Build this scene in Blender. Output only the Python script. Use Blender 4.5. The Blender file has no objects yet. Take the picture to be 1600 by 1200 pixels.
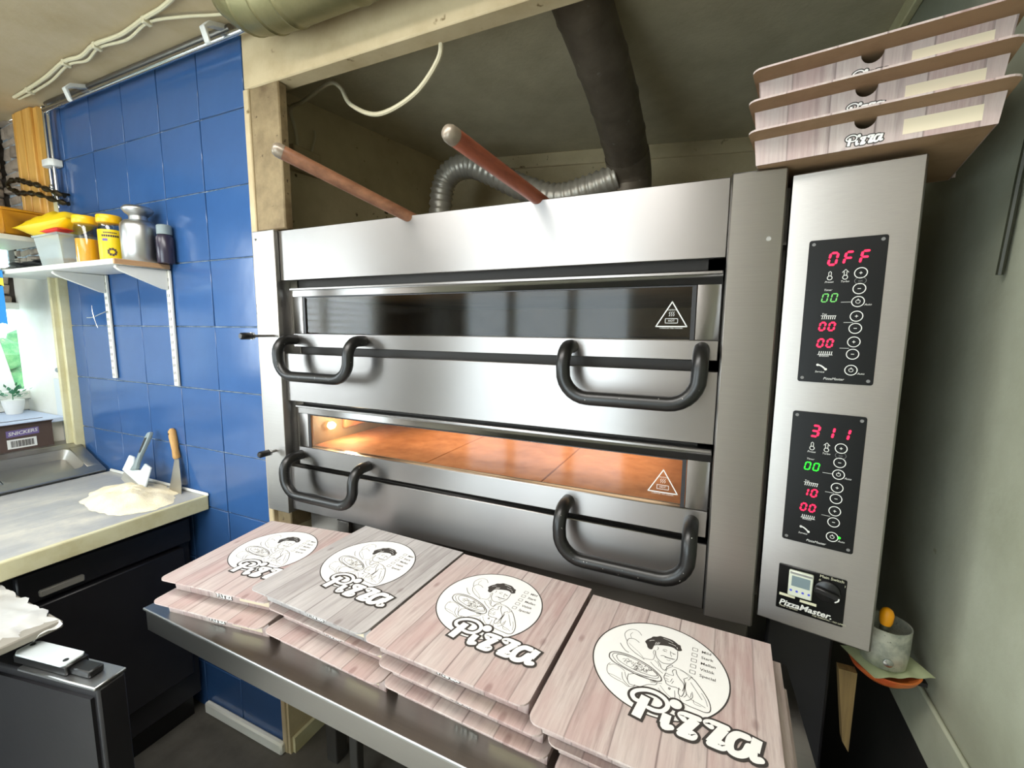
import bpy, bmesh, math, random
from mathutils import Vector, Matrix, noise
R = math.radians
H = 1.515            # camera height above the floor; geometry below is written in camera-height coordinates and lifted at the end
col = bpy.context.scene.collection
scn = bpy.context.scene

# ------------------------------------------------------------------ camera, world, lights, exposure
cam = bpy.data.cameras.new('camera'); camo = bpy.data.objects.new('camera', cam); col.objects.link(camo)
cam.sensor_fit = 'HORIZONTAL'; cam.sensor_width = 36.0; cam.lens = 692.5 * 36 / 1600
cam.clip_start = 0.02; cam.clip_end = 200
def cam_matrix(yaw, pitch, roll):
    cy, sy, cp, sp = math.cos(yaw), math.sin(yaw), math.cos(pitch), math.sin(pitch)
    f = Vector((-sy * cp, cy * cp, -sp)); r = Vector((cy, sy, 0)); u = r.cross(f)
    r1 = math.cos(roll) * r + math.sin(roll) * u; u1 = -math.sin(roll) * r + math.cos(roll) * u
    return Matrix((r1, u1, -f)).transposed()
camo.matrix_world = cam_matrix(.42596, .1236, .00867).to_4x4()
scn.camera = camo

W = bpy.data.worlds.new('world'); scn.world = W; W.use_nodes = True
W.node_tree.nodes['Background'].inputs[0].default_value = (.80, .93, 1.0, 1)
W.node_tree.nodes['Background'].inputs[1].default_value = 2.6

def area(name, loc, rot, sx, sy, e, c):
    l = bpy.data.lights.new(name, 'AREA'); l.shape = 'RECTANGLE'; l.size = sx; l.size_y = sy; l.energy = e; l.color = c
    o = bpy.data.objects.new(name, l); o.location = loc; o.rotation_euler = rot; col.objects.link(o); return o
area('shopfront_fill', (-1.42, -1.86, -.42), (R(90), 0, 0), 1.55, 1.75, 15, (.86, .97, 1.0))  # added broad light in the unseen glazed front
area('side_window_daylight', (-3.02, -.80, .14), (R(90), 0, R(-90)), 1.2, .9, 18, (.92, .98, 1.0))
area('ceiling_fill_main', (-.80, .02, .84), (0, 0, 0), 1.3, .55, 15, (1.0, .965, .92))  # this and the next two: guessed ceiling lamps, added for light
area('ceiling_fill_counter', (-1.95, -.1, .84), (0, 0, 0), .7, .2, 4, (1.0, .97, .92))
area('ceiling_fill_rear', (-.90, -1.25, .84), (0, 0, 0), 2.1, .8, 8.5, (1.0, .975, .94))  # added further back for more frontal light
scn.view_settings.view_transform = 'Standard'; scn.view_settings.look = 'None'
scn.view_settings.gamma = 1.0; scn.view_settings.use_curve_mapping = False
scn.view_settings.exposure = 1.0

# ------------------------------------------------------------------ materials
def hexc(h):
    h = h.lstrip('#'); o = []
    for i in (0, 2, 4):
        c = int(h[i:i + 2], 16) / 255; o.append(c / 12.92 if c <= .04045 else ((c + .055) / 1.055) ** 2.4)
    return (*o, 1)
class NT:
    def __init__(s, name):
        s.m = bpy.data.materials.new(name); s.m.use_nodes = True; s.t = s.m.node_tree; s.n = s.t.nodes; s.b = s.n['Principled BSDF']
    def node(s, k, **kw):
        x = s.n.new(k)
        for a, b in kw.items(): setattr(x, a, b)
        return x
    def link(s, a, b): s.t.links.new(a, b)
    def coord(s, scale=(1, 1, 1), rot=(0, 0, 0)):
        c = s.node('ShaderNodeTexCoord'); m = s.node('ShaderNodeMapping'); m.inputs['Scale'].default_value = scale; m.inputs['Rotation'].default_value = rot
        s.link(c.outputs['Object'], m.inputs['Vector']); return m.outputs[0]
    def noise(s, scale, detail=4, rough=.6, vec=None):
        x = s.node('ShaderNodeTexNoise'); x.inputs['Scale'].default_value = scale; x.inputs['Detail'].default_value = detail; x.inputs['Roughness'].default_value = rough
        s.link(vec if vec is not None else s.coord(), x.inputs['Vector']); return x.outputs['Fac']
    def ramp(s, fac, stops):
        r = s.node('ShaderNodeValToRGB'); e = r.color_ramp.elements
        while len(e) < len(stops): e.new(.5)
        for i, (p, c) in enumerate(stops): e[i].position = p; e[i].color = c if not isinstance(c, str) else hexc(c)
        s.link(fac, r.inputs[0]); return r.outputs[0]
    def mix(s, f, a, b, mode='MIX'):
        x = s.node('ShaderNodeMix', data_type='RGBA', blend_type=mode)
        for v, i in ((f, 0), (a, 6), (b, 7)):
            if hasattr(v, 'links'): s.link(v, x.inputs[i])
            else: x.inputs[i].default_value = v if i == 0 or not isinstance(v, str) else hexc(v)
        return x.outputs[2]
    def math(s, op, a, b=0.0, c=None):
        x = s.node('ShaderNodeMath', operation=op)
        for v, i in ((a, 0), (b, 1), (c, 2)):
            if v is None: continue
            if hasattr(v, 'links'): s.link(v, x.inputs[i])
            else: x.inputs[i].default_value = v
        return x.outputs[0]
    def bump(s, h, st=.2, d=.002):
        x = s.node('ShaderNodeBump'); x.inputs['Strength'].default_value = st; x.inputs['Distance'].default_value = d
        s.link(h, x.inputs['Height']); s.link(x.outputs[0], s.b.inputs['Normal'])
    def base(s, c):
        if hasattr(c, 'links'): s.link(c, s.b.inputs['Base Color'])
        else: s.b.inputs['Base Color'].default_value = hexc(c) if isinstance(c, str) else c
def plain(name, c, rough=.5, metal=0, spec=None, emit=0, coat=0):
    t = NT(name); t.base(c); t.b.inputs['Roughness'].default_value = rough; t.b.inputs['Metallic'].default_value = metal
    if spec is not None: t.b.inputs['Specular IOR Level'].default_value = spec
    if coat: t.b.inputs['Coat Weight'].default_value = coat
    if emit:
        t.b.inputs['Emission Color'].default_value = hexc(c) if isinstance(c, str) else c; t.b.inputs['Emission Strength'].default_value = emit
    return t.m
def steel(name, c='#949190', rough=.33, along='X', aniso=.82, dirt=0):
    t = NT(name); sc = {'X': (5, 120, 700), 'Z': (700, 120, 5), 'Y': (700, 5, 120)}[along]
    v = t.coord(sc); n = t.noise(2.2, 3, .6, v); big = t.noise(2.5, 2, .5)
    bc = t.mix(t.math('MULTIPLY_ADD', n, .4, .3), '#908e8c', c)
    if dirt:
        d = t.noise(9, 6, .7); bc = t.mix(t.ramp(d, [(.58, (0, 0, 0, 1)), (.75, (dirt, dirt, dirt, 1))]), bc, '#6b5f50')
    t.base(bc); t.b.inputs['Metallic'].default_value = 1
    r = t.math('MULTIPLY_ADD', n, .05, rough - .025); r2 = t.math('MULTIPLY_ADD', big, .08, -.04); t.link(t.math('ADD', r, r2), t.b.inputs['Roughness'])
    t.b.inputs['Anisotropic'].default_value = aniso
    tg = t.node('ShaderNodeTangent', direction_type='RADIAL', axis='Z' if along != 'Z' else 'Z'); t.link(tg.outputs[0], t.b.inputs['Tangent'])
    t.b.inputs['Anisotropic Rotation'].default_value = .25
    t.bump(n, .008, .0002); return t.m
def painted(name, c, c2, rough=.6, sc=6, lo=.45, hi=.75, spots=None, bumps=.15):
    t = NT(name); n = t.noise(sc, 6, .65); bc = t.mix(t.ramp(n, [(lo, (0, 0, 0, 1)), (hi, (1, 1, 1, 1))]), c, c2)
    if spots:
        k = t.noise(sc * 5, 3, .5); bc = t.mix(t.ramp(k, [(.68, (0, 0, 0, 1)), (.74, (1, 1, 1, 1))]), bc, spots)
    t.base(bc); t.b.inputs['Roughness'].default_value = rough; t.bump(t.noise(sc * 12, 4, .6), bumps, .003); return t.m
def wood(name, a, b, rough=.5, along='Z', sc=1.0):
    t = NT(name); s = {'X': (2, 30, 30), 'Y': (30, 2, 30), 'Z': (30, 30, 2)}[along]
    n = t.noise(1.6 * sc, 6, .65, t.coord(s)); t.base(t.ramp(n, [(.3, a), (.7, b)])); t.b.inputs['Roughness'].default_value = rough; t.bump(n, .15, .001); return t.m
def planks(name, tones, line, knot):
    """printed plank pattern of the cardboard boxes: planks run front to back (local y)"""
    t = NT(name); c = t.node('ShaderNodeTexCoord'); sp = t.node('ShaderNodeSeparateXYZ'); t.link(c.outputs['Object'], sp.inputs[0])
    pw = .058
    wob = t.noise(9, 2, .5); xx = t.math('MULTIPLY_ADD', wob, .004, sp.outputs[0]); u = t.math('DIVIDE', xx, pw); idx = t.math('FLOOR', u); fr = t.math('FRACT', u)
    yy = t.math('ADD', sp.outputs[1], sp.outputs[2])
    cb = t.node('ShaderNodeCombineXYZ'); t.link(idx, cb.inputs[0]); wn = t.node('ShaderNodeTexWhiteNoise', noise_dimensions='1D'); t.link(idx, wn.inputs['W'])
    v = t.node('ShaderNodeCombineXYZ'); t.link(t.math('MULTIPLY', sp.outputs[0], 75), v.inputs[0]); t.link(t.math('MULTIPLY', yy, 5), v.inputs[1]); t.link(t.math('MULTIPLY', idx, 3.7), v.inputs[2])
    g = t.noise(1.4, 7, .7, v.outputs[0]); v2 = t.node('ShaderNodeCombineXYZ'); t.link(t.math('MULTIPLY', sp.outputs[0], 10), v2.inputs[0]); t.link(t.math('MULTIPLY', yy, 4), v2.inputs[1]); t.link(idx, v2.inputs[2]); g2 = t.noise(2, 3, .5, v2.outputs[0])
    bc = t.ramp(g, [(.28, tones[0]), (.5, tones[1]), (.72, tones[2])]); bc = t.mix(t.math('MULTIPLY', t.ramp(g2, [(.4, (0, 0, 0, 1)), (.65, (1, 1, 1, 1))]), .7), bc, tones[3]); bc = t.mix(t.math('MULTIPLY', wn.outputs['Value'], .35), bc, tones[4])
    # knots
    vo = t.node('ShaderNodeTexVoronoi'); vo.inputs['Scale'].default_value = 1; m = t.node('ShaderNodeMapping'); m.inputs['Scale'].default_value = (14, 7, 7); t.link(c.outputs['Object'], m.inputs[0]); t.link(m.outputs[0], vo.inputs[0])
    kn = t.ramp(vo.outputs['Distance'], [(.05, (1, 1, 1, 1)), (.10, (0, 0, 0, 1))]); bc = t.mix(t.math('MULTIPLY', kn, .55), bc, knot)
    e = t.math('MINIMUM', fr, t.math('SUBTRACT', 1.0, fr)); ln = t.ramp(e, [(.008, (1, 1, 1, 1)), (.032, (0, 0, 0, 1))]); bc = t.mix(t.math('MULTIPLY', ln, t.math('MULTIPLY_ADD', wn.outputs['Value'], .55, .35)), bc, line)
    t.base(bc); t.b.inputs['Roughness'].default_value = .55; return t.m

M = {}
M['steel'] = steel('brushed_steel'); M['steel_v'] = steel('brushed_steel_pillar', '#b8b5b1', .36, 'X', .8)
M['steel_table'] = steel('table_steel', '#a8a49c', .3, 'X', .5); M['steel_sink'] = steel('sink_steel', '#d0cdc4', .42, 'Y', .2); M['steel_dark'] = steel('dark_steel', '#6f6a62', .42, 'X', .3, .5)
M['worktop'] = None; M['slot'] = plain('dark_slot', '#2b2622', .6)  # slot: even dark colour for the casing behind the doors
M['handle'] = painted('handle_black', '#100f0e', '#151412', .34, 10, .4, .7, bumps=.02); _t = M['handle'].node_tree; _n = _t.nodes.new('ShaderNodeTexNoise'); _n.inputs['Scale'].default_value = 170; _n.inputs['Detail'].default_value = 2; _c = [q for q in _t.nodes if q.type == 'TEX_COORD'][0]; _t.links.new(_c.outputs['Object'], _n.inputs['Vector']); _r = _t.nodes.new('ShaderNodeValToRGB'); _r.color_ramp.elements[0].position = .74; _r.color_ramp.elements[1].position = .77; _t.links.new(_n.outputs['Fac'], _r.inputs[0]); _m = _t.nodes.new('ShaderNodeMix'); _m.data_type = 'RGBA'; _m.inputs[6].default_value = (.005, .005, .005, 1); _m.inputs[7].default_value = (.45, .43, .40, 1); _t.links.new(_r.outputs[0], _m.inputs[0]); _t.links.new(_m.outputs[2], _t.nodes['Principled BSDF'].inputs['Base Color']); M['black'] = plain('black_plastic', '#101011', .35)
M['panel'] = plain('panel_black', '#0a0b0b', .3, 0, .22); M['white_print'] = plain('white_print', '#cfcfca', .5)
M['red_led'] = plain('red_led', '#ff0a3c', .5, emit=1.3); M['green_led'] = plain('green_led', '#18ff20', .5, emit=1.0); M['green_dim'] = plain('green_led_dim', '#5aa850', .5, emit=.35)
M['grey_print'] = plain('grey_print', '#6a6a68', .5)
M['sillblue'] = plain('pale_blue_sill', '#b9c9e6', .4)
M['white'] = painted('white_lacquer', '#dcdcd4', '#cfccbd', .4, 4, bumps=.03); M['white_clip'] = plain('white_plastic', '#d9dad6', .45)
M['cream'] = painted('cream_paint', '#bfae8c', '#a08c68', .6, 5, .4, .8, '#6b5733'); M['cream_dirty'] = painted('dirty_post_paint', '#8f7d5c', '#5c4a30', .65, 9, .35, .7, '#3c2c17')
M['trimcream'] = painted('cream_trim_paint', '#cdc8a4', '#b3a878', .5, 6)
M['ceiling'] = painted('ceiling_paint', '#b9a888', '#a8956f', .8, 3, bumps=.3)
M['hood'] = painted('alcove_board', '#cbc2a6', '#b0a78b', .75, 6, .3, .75, bumps=.35); M['hoodwall'] = painted('alcove_wall', '#cdbd98', '#ae9e7c', .75, 5, .3, .8, '#5a4a30', .3)
def mk_rwall():
    t = NT('right_wall_paint'); c = t.node('ShaderNodeTexCoord'); sp = t.node('ShaderNodeSeparateXYZ'); t.link(c.outputs['Object'], sp.inputs[0]); n = t.noise(3.5, 6, .65); n2 = t.noise(2.2, 5, .6)
    bc = t.mix(t.ramp(n, [(.35, (0, 0, 0, 1)), (.8, (1, 1, 1, 1))]), '#a9ac99', '#8d907a')
    # shade painted in along with greasy soot, beside and above the oven, ragged edge
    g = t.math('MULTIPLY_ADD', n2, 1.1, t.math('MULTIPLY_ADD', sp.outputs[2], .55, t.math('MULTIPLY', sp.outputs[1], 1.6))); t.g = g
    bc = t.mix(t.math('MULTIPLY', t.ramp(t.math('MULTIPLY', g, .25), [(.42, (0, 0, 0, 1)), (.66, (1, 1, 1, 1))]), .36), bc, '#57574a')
    bc = t.mix(t.ramp(t.noise(22, 3, .5), [(.74, (0, 0, 0, 1)), (.77, (.5, .5, .5, 1))]), bc, '#6d7050')
    t.base(bc); t.b.inputs['Roughness'].default_value = .75; t.bump(t.noise(40, 4, .6), .25, .003); return t.m
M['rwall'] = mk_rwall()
M['plainwall'] = painted('room_wall_paint', '#e8e5dd', '#dcd8cd', .8, 2)
M['roomdark'] = painted('unseen_room_dark', '#8d8980', '#7a766d', .7, 2)
M['floor'] = painted('floor_vinyl', '#55514a', '#413e38', .6, 7, .4, .7); M['lower_dark'] = painted('dark_lower_wall', '#22201d', '#191816', .6, 5)
M['grout'] = painted('grout', '#a9b3ba', '#6d7c88', .8, 20, .4, .6)
M['black_cab'] = painted('black_cabinet', '#1d1c1f', '#151417', .42, 6, bumps=.05); M['black_edge'] = plain('black_edge', '#0b0b0c', .3)
M['kraft'] = painted('kraft_board', '#937658', '#806547', .8, 12, bumps=.1); M['hole'] = plain('box_inside', '#2a1f12', .9)
M['pink'] = planks('pink_plank_print', ['#857370', '#b3a29d', '#cbc0bb', '#ad918d', '#c6beb9'], '#6f5f5d', '#7c5f5c'); M['greyplank'] = planks('grey_plank_print', ['#7c7675', '#a8a3a1', '#bfbbb9', '#958f8e', '#c2bfbe'], '#6c6463', '#6e6261')
M['ink'] = plain('black_ink', '#37322f', .6); M['line_ink'] = plain('line_ink', '#413c38', .6); M['paper'] = plain('print_white', '#e6e5e2', .6); M['labelpaper'] = plain('blank_label', '#dccfb5', .6)
M['gold'] = plain('brass', '#9a8b4a', .4, 1)
M['terra'] = None
def mk_tile():
    t = NT('blue_glaze'); oi = t.node('ShaderNodeObjectInfo'); n = t.noise(7, 4, .6)
    a = t.mix(n, '#2e4f80', '#395f93'); a = t.mix(t.math('MULTIPLY', oi.outputs['Random'], .35), a, '#2a4975'); t.base(a)
    t.b.inputs['Roughness'].default_value = .17; t.bump(t.noise(16, 2, .5), .12, .004); return t.m
M['tile'] = mk_tile()
def mk_terra():
    t = NT('baking_stone'); n = t.noise(18, 6, .7); t.base(t.ramp(n, [(.3, '#9c6440'), (.6, '#b9805a'), (.8, '#c08e6a')])); t.b.inputs['Roughness'].default_value = .75; t.bump(n, .2, .002); return t.m
M['terra'] = mk_terra()
def mk_worktop():
    t = NT('floured_steel'); v = t.coord((40, 1, 30)); n = t.noise(2, 4, .6, v); f = t.noise(3.2, 6, .7); f2 = t.noise(14, 6, .75)
    fl = t.math('MULTIPLY', t.ramp(f, [(.45, (0, 0, 0, 1)), (.72, (1, 1, 1, 1))]), t.ramp(f2, [(.3, (.25, .25, .25, 1)), (.65, (1, 1, 1, 1))]))
    t.base(t.mix(fl, t.mix(n, '#a3a3a2', '#bababa'), '#dcd6c2')); t.link(t.math('MULTIPLY_ADD', fl, -.35, .35), t.b.inputs['Metallic']); t.link(t.math('MULTIPLY_ADD', fl, .4, .48), t.b.inputs['Roughness']); return t.m
M['worktop'] = mk_worktop()
def mk_glass(name, tint, rough=.02, mixf=.0):
    t = NT(name); tr = t.node('ShaderNodeBsdfTransparent'); tr.inputs[0].default_value = tint; g = t.node('ShaderNodeBsdfGlossy'); g.inputs['Roughness'].default_value = rough
    fr = t.node('ShaderNodeFresnel'); fr.inputs[0].default_value = 1.5; mx = t.node('ShaderNodeMixShader'); ge = t.node('ShaderNodeNewGeometry'); t.link(t.math('MULTIPLY', t.math('ADD', fr.outputs[0], mixf), t.math('SUBTRACT', 1.0, ge.outputs['Backfacing'])), mx.inputs[0]); t.link(tr.outputs[0], mx.inputs[1]); t.link(g.outputs[0], mx.inputs[2])
    t.link(mx.outputs[0], t.n['Material Output'].inputs[0]); return t.m
M['glass'] = mk_glass('clear_glass', (.9, .93, .9, 1)); M['oven_glass'] = mk_glass('oven_door_glass', (.84, .81, .74, 1), .07, -.01); M['clear_plastic'] = mk_glass('clear_plastic', (.86, .88, .85, 1), .08, .04)
M['chamber'] = painted('oven_chamber_metal', '#8d7a60', '#5e4c38', .5, 6, .3, .8)
M['lamp_glow'] = plain('oven_lamp', '#ffd29a', .4, emit=6)
M['alu'] = plain('spun_aluminium', '#b4b5b5', .36, 1)
M['duct'] = painted('galvanised_duct', '#8c8560', '#6f6a48', .42, 8, .3, .8); M['duct'].node_tree.nodes['Principled BSDF'].inputs['Metallic'].default_value = .55
M['duct_dark'] = painted('sooty_duct', '#6f6455', '#4a4138', .5, 10, .3, .8, '#7a7268'); M['duct_dark'].node_tree.nodes['Principled BSDF'].inputs['Metallic'].default_value = .4
M['flex'] = plain('flex_aluminium', '#a8a296', .4, .5)
M['cable'] = plain('cream_cable', '#cfc6a6', .55); M['wcable'] = plain('white_cable', '#c9bfa2', .5); M['greencable'] = plain('dark_cable', '#2b2d20', .5)
M['chrome'] = plain('chrome_pipe', '#c3c6c7', .22, 1)
M['pine'] = wood('varnished_pine', '#c88f3c', '#e3b565', .4); M['red_wood'] = wood('worn_red_handle', '#743a28', '#a05a42', .38, 'Y'); M['brown_wood'] = wood('worn_brown_handle', '#5c3a28', '#8a5f45', .38, 'Y'); M['lightwood'] = wood('light_wood', '#a3763c', '#c59c5f', .5); M['oldwood'] = wood('old_wood', '#5f4d2e', '#8a7347', .7)
M['beechedge'] = wood('veneer_edge', '#a87f56', '#c19b72', .55, 'Y')
M['flour'] = painted('flour', '#efe4c8', '#e3d4ae', .95, 20, .4, .8, bumps=.6)
M['yellow'] = plain('yellow_lid', '#f2b90f', .35); M['mustard'] = plain('mustard_yellow', '#e8a313', .45); M['yellow_bag'] = plain('yellow_bag', '#e8c50a', .4); M['orange'] = painted('amber_plastic', '#c98a14', '#b2740e', .4, 6)
M['red'] = plain('red_print', '#d8281c', .4); M['violet'] = plain('violet_print', '#5a4aa8', .4); M['grain'] = painted('beige_crumbs', '#b08c54', '#8f6c3a', .9, 60, .4, .6)
M['frost'] = plain('frosted_plastic', '#b9c4c2', .4); M['frost'].node_tree.nodes['Principled BSDF'].inputs['Alpha'].default_value = .5
M['darkjar'] = plain('dark_jar', '#2d2838', .25); M['iron'] = plain('dark_iron', '#38301f', .35, .8); M['grey_plastic'] = plain('grey_plastic', '#7d8a8c', .45); M['lightgrey'] = plain('light_grey_plastic', '#c6ced0', .4)
M['blade'] = plain('worn_blade', '#a8a49a', .35, .9); M['foil'] = plain('grey_foil', '#8e9092', .35, .6)
M['stone'] = painted('ledge_stone', '#ab9c8c', '#73665a', .85, 14, .3, .7, bumps=.6); M['mortar'] = plain('stone_joint', '#3a342e', .9)
M['cartonp'] = plain('brown_carton', '#4a3a33', .6); M['cartonin'] = plain('carton_inside', '#a8834e', .7); M['logo_bg'] = plain('logo_violet', '#6a5a8c', .5)
M['leaf'] = plain('leaf_green', '#3f7d5a', .6); M['pot'] = plain('pot_white', '#d8dad8', .5); M['blue_cloth'] = plain('blue_cloth', '#1e7fc4', .8); M['yellow_cloth'] = plain('yellow_cloth', '#e9d63a', .8)
M['backdrop'] = plain('white_backdrop', '#eef2f2', .8); M['lawn'] = painted('lawn', '#57b04c', '#7acb63', .9, 3); M['road'] = plain('pale_road', '#e3e8ea', .8); M['hedge'] = painted('hedge', '#4f8458', '#8aa87c', .9, 4, spots='#d6b183')
M['bagp'] = plain('white_bag', '#bdbdba', .3); M['board'] = plain('grey_board', '#8f8a80', .6)
M['cup'] = painted('floured_steel_cup', '#9fa398', '#c9cbbd', .4, 30, .4, .6, '#3b3a33'); M['cup'].node_tree.nodes['Principled BSDF'].inputs['Metallic'].default_value = .5
M['plate'] = painted('orange_plate', '#c5582f', '#d78a3c', .4, 15); M['napkin'] = plain('greenish_paper', '#b9c29a', .7); M['brushyellow'] = plain('yellow_brush_end', '#f7a50c', .4); M['brushgrey'] = plain('brush_shaft', '#55564a', .4)
M['lcd'] = plain('lcd_grey', '#6f7f84', .3); M['timer'] = plain('timer_housing', '#c3c8b8', .35); M['bluebtn'] = plain('blue_print', '#4a50c0', .5)
M['wlabel'] = plain('white_label', '#c9c7ac', .5)
M['added_lampbox'] = plain('added_lamp_housing', '#dcdcd8', .5)

# ------------------------------------------------------------------ mesh helpers
class MB:
    def __init__(s, xf=None): s.v = []; s.f = []; s.mi = []; s.xf = xf or Matrix.Identity(4); s.cur = 0
    def add(s, vs, fs, mi=None):
        k = len(s.v); s.v += [tuple(s.xf @ Vector(p)) for p in vs]; s.f += [tuple(i + k for i in f) for f in fs]; s.mi += [s.cur if mi is None else mi] * len(fs); return s
    def box(s, x0, x1, y0, y1, z0, z1, mi=None):
        return s.add([(x0, y0, z0), (x1, y0, z0), (x1, y1, z0), (x0, y1, z0), (x0, y0, z1), (x1, y0, z1), (x1, y1, z1), (x0, y1, z1)],
                     [(0, 3, 2, 1), (4, 5, 6, 7), (0, 1, 5, 4), (1, 2, 6, 5), (2, 3, 7, 6), (3, 0, 4, 7)], mi)
    def hexa(s, a, b, mi=None):      # a: 4 bottom corners ccw, b: 4 top corners
        return s.add(list(a) + list(b), [(0, 3, 2, 1), (4, 5, 6, 7), (0, 1, 5, 4), (1, 2, 6, 5), (2, 3, 7, 6), (3, 0, 4, 7)], mi)
    def prism(s, pts, d, mi=None):   # planar polygon pts extruded by vector d
        n = len(pts); d = Vector(d); q = [tuple(Vector(p) + d) for p in pts]
        return s.add(list(pts) + q, [tuple(range(n - 1, -1, -1)), tuple(range(n, 2 * n))] + [(i, (i + 1) % n, n + (i + 1) % n, n + i) for i in range(n)], mi)
    def tube(s, pts, r, n=12, mi=None, cap=True):
        pts = [Vector(p) for p in pts]; rs = r if isinstance(r, (list, tuple)) else [r] * len(pts); k = len(pts); vs = []; fs = []
        t = (pts[1] - pts[0]).normalized(); u = t.orthogonal().normalized()
        for i, p in enumerate(pts):
            a = pts[max(i - 1, 0)]; b = pts[min(i + 1, k - 1)]; t2 = (b - a).normalized()
            u = (u - t2 * u.dot(t2)); u = u.normalized() if u.length > 1e-6 else t2.orthogonal().normalized(); w = t2.cross(u)
            for j in range(n):
                an = 2 * math.pi * j / n; vs.append(p + rs[i] * (math.cos(an) * u + math.sin(an) * w))
        for i in range(k - 1):
            for j in range(n): fs.append((i * n + j, i * n + (j + 1) % n, (i + 1) * n + (j + 1) % n, (i + 1) * n + j))
        if cap: fs += [tuple(range(n - 1, -1, -1)), tuple(range((k - 1) * n, k * n))]
        return s.add(vs, fs, mi)
    def cyl(s, a, b, r, n=20, mi=None, r2=None): return s.tube([a, b], [r, r if r2 is None else r2], n, mi)
    def lathe(s, prof, c=(0, 0, 0), n=28, mi=None, axis='Z'):
        vs = []; fs = []; k = len(prof)
        for r, z in prof:
            for j in range(n):
                a = 2 * math.pi * j / n; x, y = r * math.cos(a), r * math.sin(a)
                vs.append((c[0] + x, c[1] + y, c[2] + z) if axis == 'Z' else (c[0] + x, c[1] - z, c[2] + y))
        for i in range(k - 1):
            for j in range(n): fs.append((i * n + j, i * n + (j + 1) % n, (i + 1) * n + (j + 1) % n, (i + 1) * n + j))
        fs += [tuple(range(n - 1, -1, -1)), tuple(range((k - 1) * n, k * n))]
        return s.add(vs, fs, mi)
    def ribbon(s, pts, w, z, caps=True, mi=None, nc=10):
        """flat stroke in the local xy plane at height z, pointing +z"""
        P = [Vector((p[0], p[1])) for p in pts]; k = len(P); L = []; Q = []
        for i in range(k):
            t = (P[min(i + 1, k - 1)] - P[max(i - 1, 0)]); t = t.normalized() if t.length > 1e-9 else Vector((1, 0)); nrm = Vector((-t.y, t.x)) * w / 2
            L.append(P[i] + nrm); Q.append(P[i] - nrm)
        vs = [(p.x, p.y, z) for p in L] + [(p.x, p.y, z) for p in Q]; fs = [(k + i, k + i + 1, i + 1, i) for i in range(k - 1)]
        s.add(vs, fs, mi)
        if caps:
            for q_, p in enumerate((P[0], P[-1])): s.disc(p.x, p.y, w / 2, z - .00001 * (q_ + 1), nc, mi)
        return s
    def disc(s, x, y, r, z, n=16, mi=None): return s.add([(x + r * math.cos(6.28318 * i / n), y + r * math.sin(6.28318 * i / n), z) for i in range(n)], [tuple(range(n))], mi)
    def ring(s, x, y, r, w, z, n=28, mi=None, sx=1, sy=1):
        vs = []
        for rr in (r - w / 2, r + w / 2): vs += [(x + sx * rr * math.cos(2 * math.pi * i / n), y + sy * rr * math.sin(2 * math.pi * i / n), z) for i in range(n)]
        return s.add(vs, [(i, n + i, n + (i + 1) % n, (i + 1) % n) for i in range(n)], mi)
    def build(s, name, mats, parent=None, bevel=0, smooth=False, seg=1, origin=None, angle=40):
        if not isinstance(mats, (list, tuple)): mats = [mats]
        if parent is not None and not getattr(s, 'local', False): o = wloc(parent)
        elif origin is not None: o = Vector(origin)
        elif parent is None:
            xs = [v[0] for v in s.v]; ys = [v[1] for v in s.v]; zs = [v[2] for v in s.v]; o = Vector(((min(xs) + max(xs)) / 2, (min(ys) + max(ys)) / 2, min(zs)))
        else: o = Vector((0, 0, 0))
        me = bpy.data.meshes.new(name); me.from_pydata([tuple(Vector(v) - o) for v in s.v], [], s.f)
        for m in mats: me.materials.append(m)
        me.polygons.foreach_set('material_index', s.mi)
        if bevel:
            bm = bmesh.new(); bm.from_mesh(me); bmesh.ops.remove_doubles(bm, verts=bm.verts, dist=1e-6)
            es = [e for e in bm.edges if len(e.link_faces) == 2 and e.calc_face_angle(0) > R(35)]
            bmesh.ops.bevel(bm, geom=es, offset=bevel, segments=seg, affect='EDGES', profile=.5, clamp_overlap=True); bm.to_mesh(me); bm.free()
        if smooth or bevel:
            me.polygons.foreach_set('use_smooth', [True] * len(me.polygons)); me.set_sharp_from_angle(angle=R(angle))
        me.update(); ob = bpy.data.objects.new(name, me); col.objects.link(ob)
        if parent is not None: ob.parent = parent
        else: ob.location = o
        return ob
LOC = {}
def wloc(o):
    p = Vector(o.location)
    while o.parent is not None: o = o.parent; p = p + Vector(o.location)
    return p
def tag(o, label=None, cat=None, group=None, kind=None):
    for k, v in (('label', label), ('category', cat), ('group', group), ('kind', kind)):
        if v: o[k] = v
    return o
def thing(name, label, cat, loc=(0, 0, 0), group=None):
    o = bpy.data.objects.new(name, None); o.location = loc; o.empty_display_size = .05; col.objects.link(o); return tag(o, label, cat, group)
def struct(name, mb, mat, **k): return tag(mb.build(name, mat, **k), kind='structure')
def copy_tree(o, parent=None):
    c = o.copy(); col.objects.link(c)
    if parent is not None: c.parent = parent
    for ch in list(o.children): copy_tree(ch, c)
    return c
def cr(pts, n=5, closed=False):      # Catmull-Rom
    P = [Vector(p) for p in pts]; out = []; k = len(P)
    for i in range(k - 1):
        a, b, c, d = P[max(i - 1, 0)], P[i], P[i + 1], P[min(i + 2, k - 1)]
        for j in range(n):
            t = j / n; out.append(.5 * ((2 * b) + (c - a) * t + (2 * a - 5 * b + 4 * c - d) * t * t + (3 * b - a - 3 * c + d) * t ** 3))
    out.append(P[-1]); return out
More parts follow.
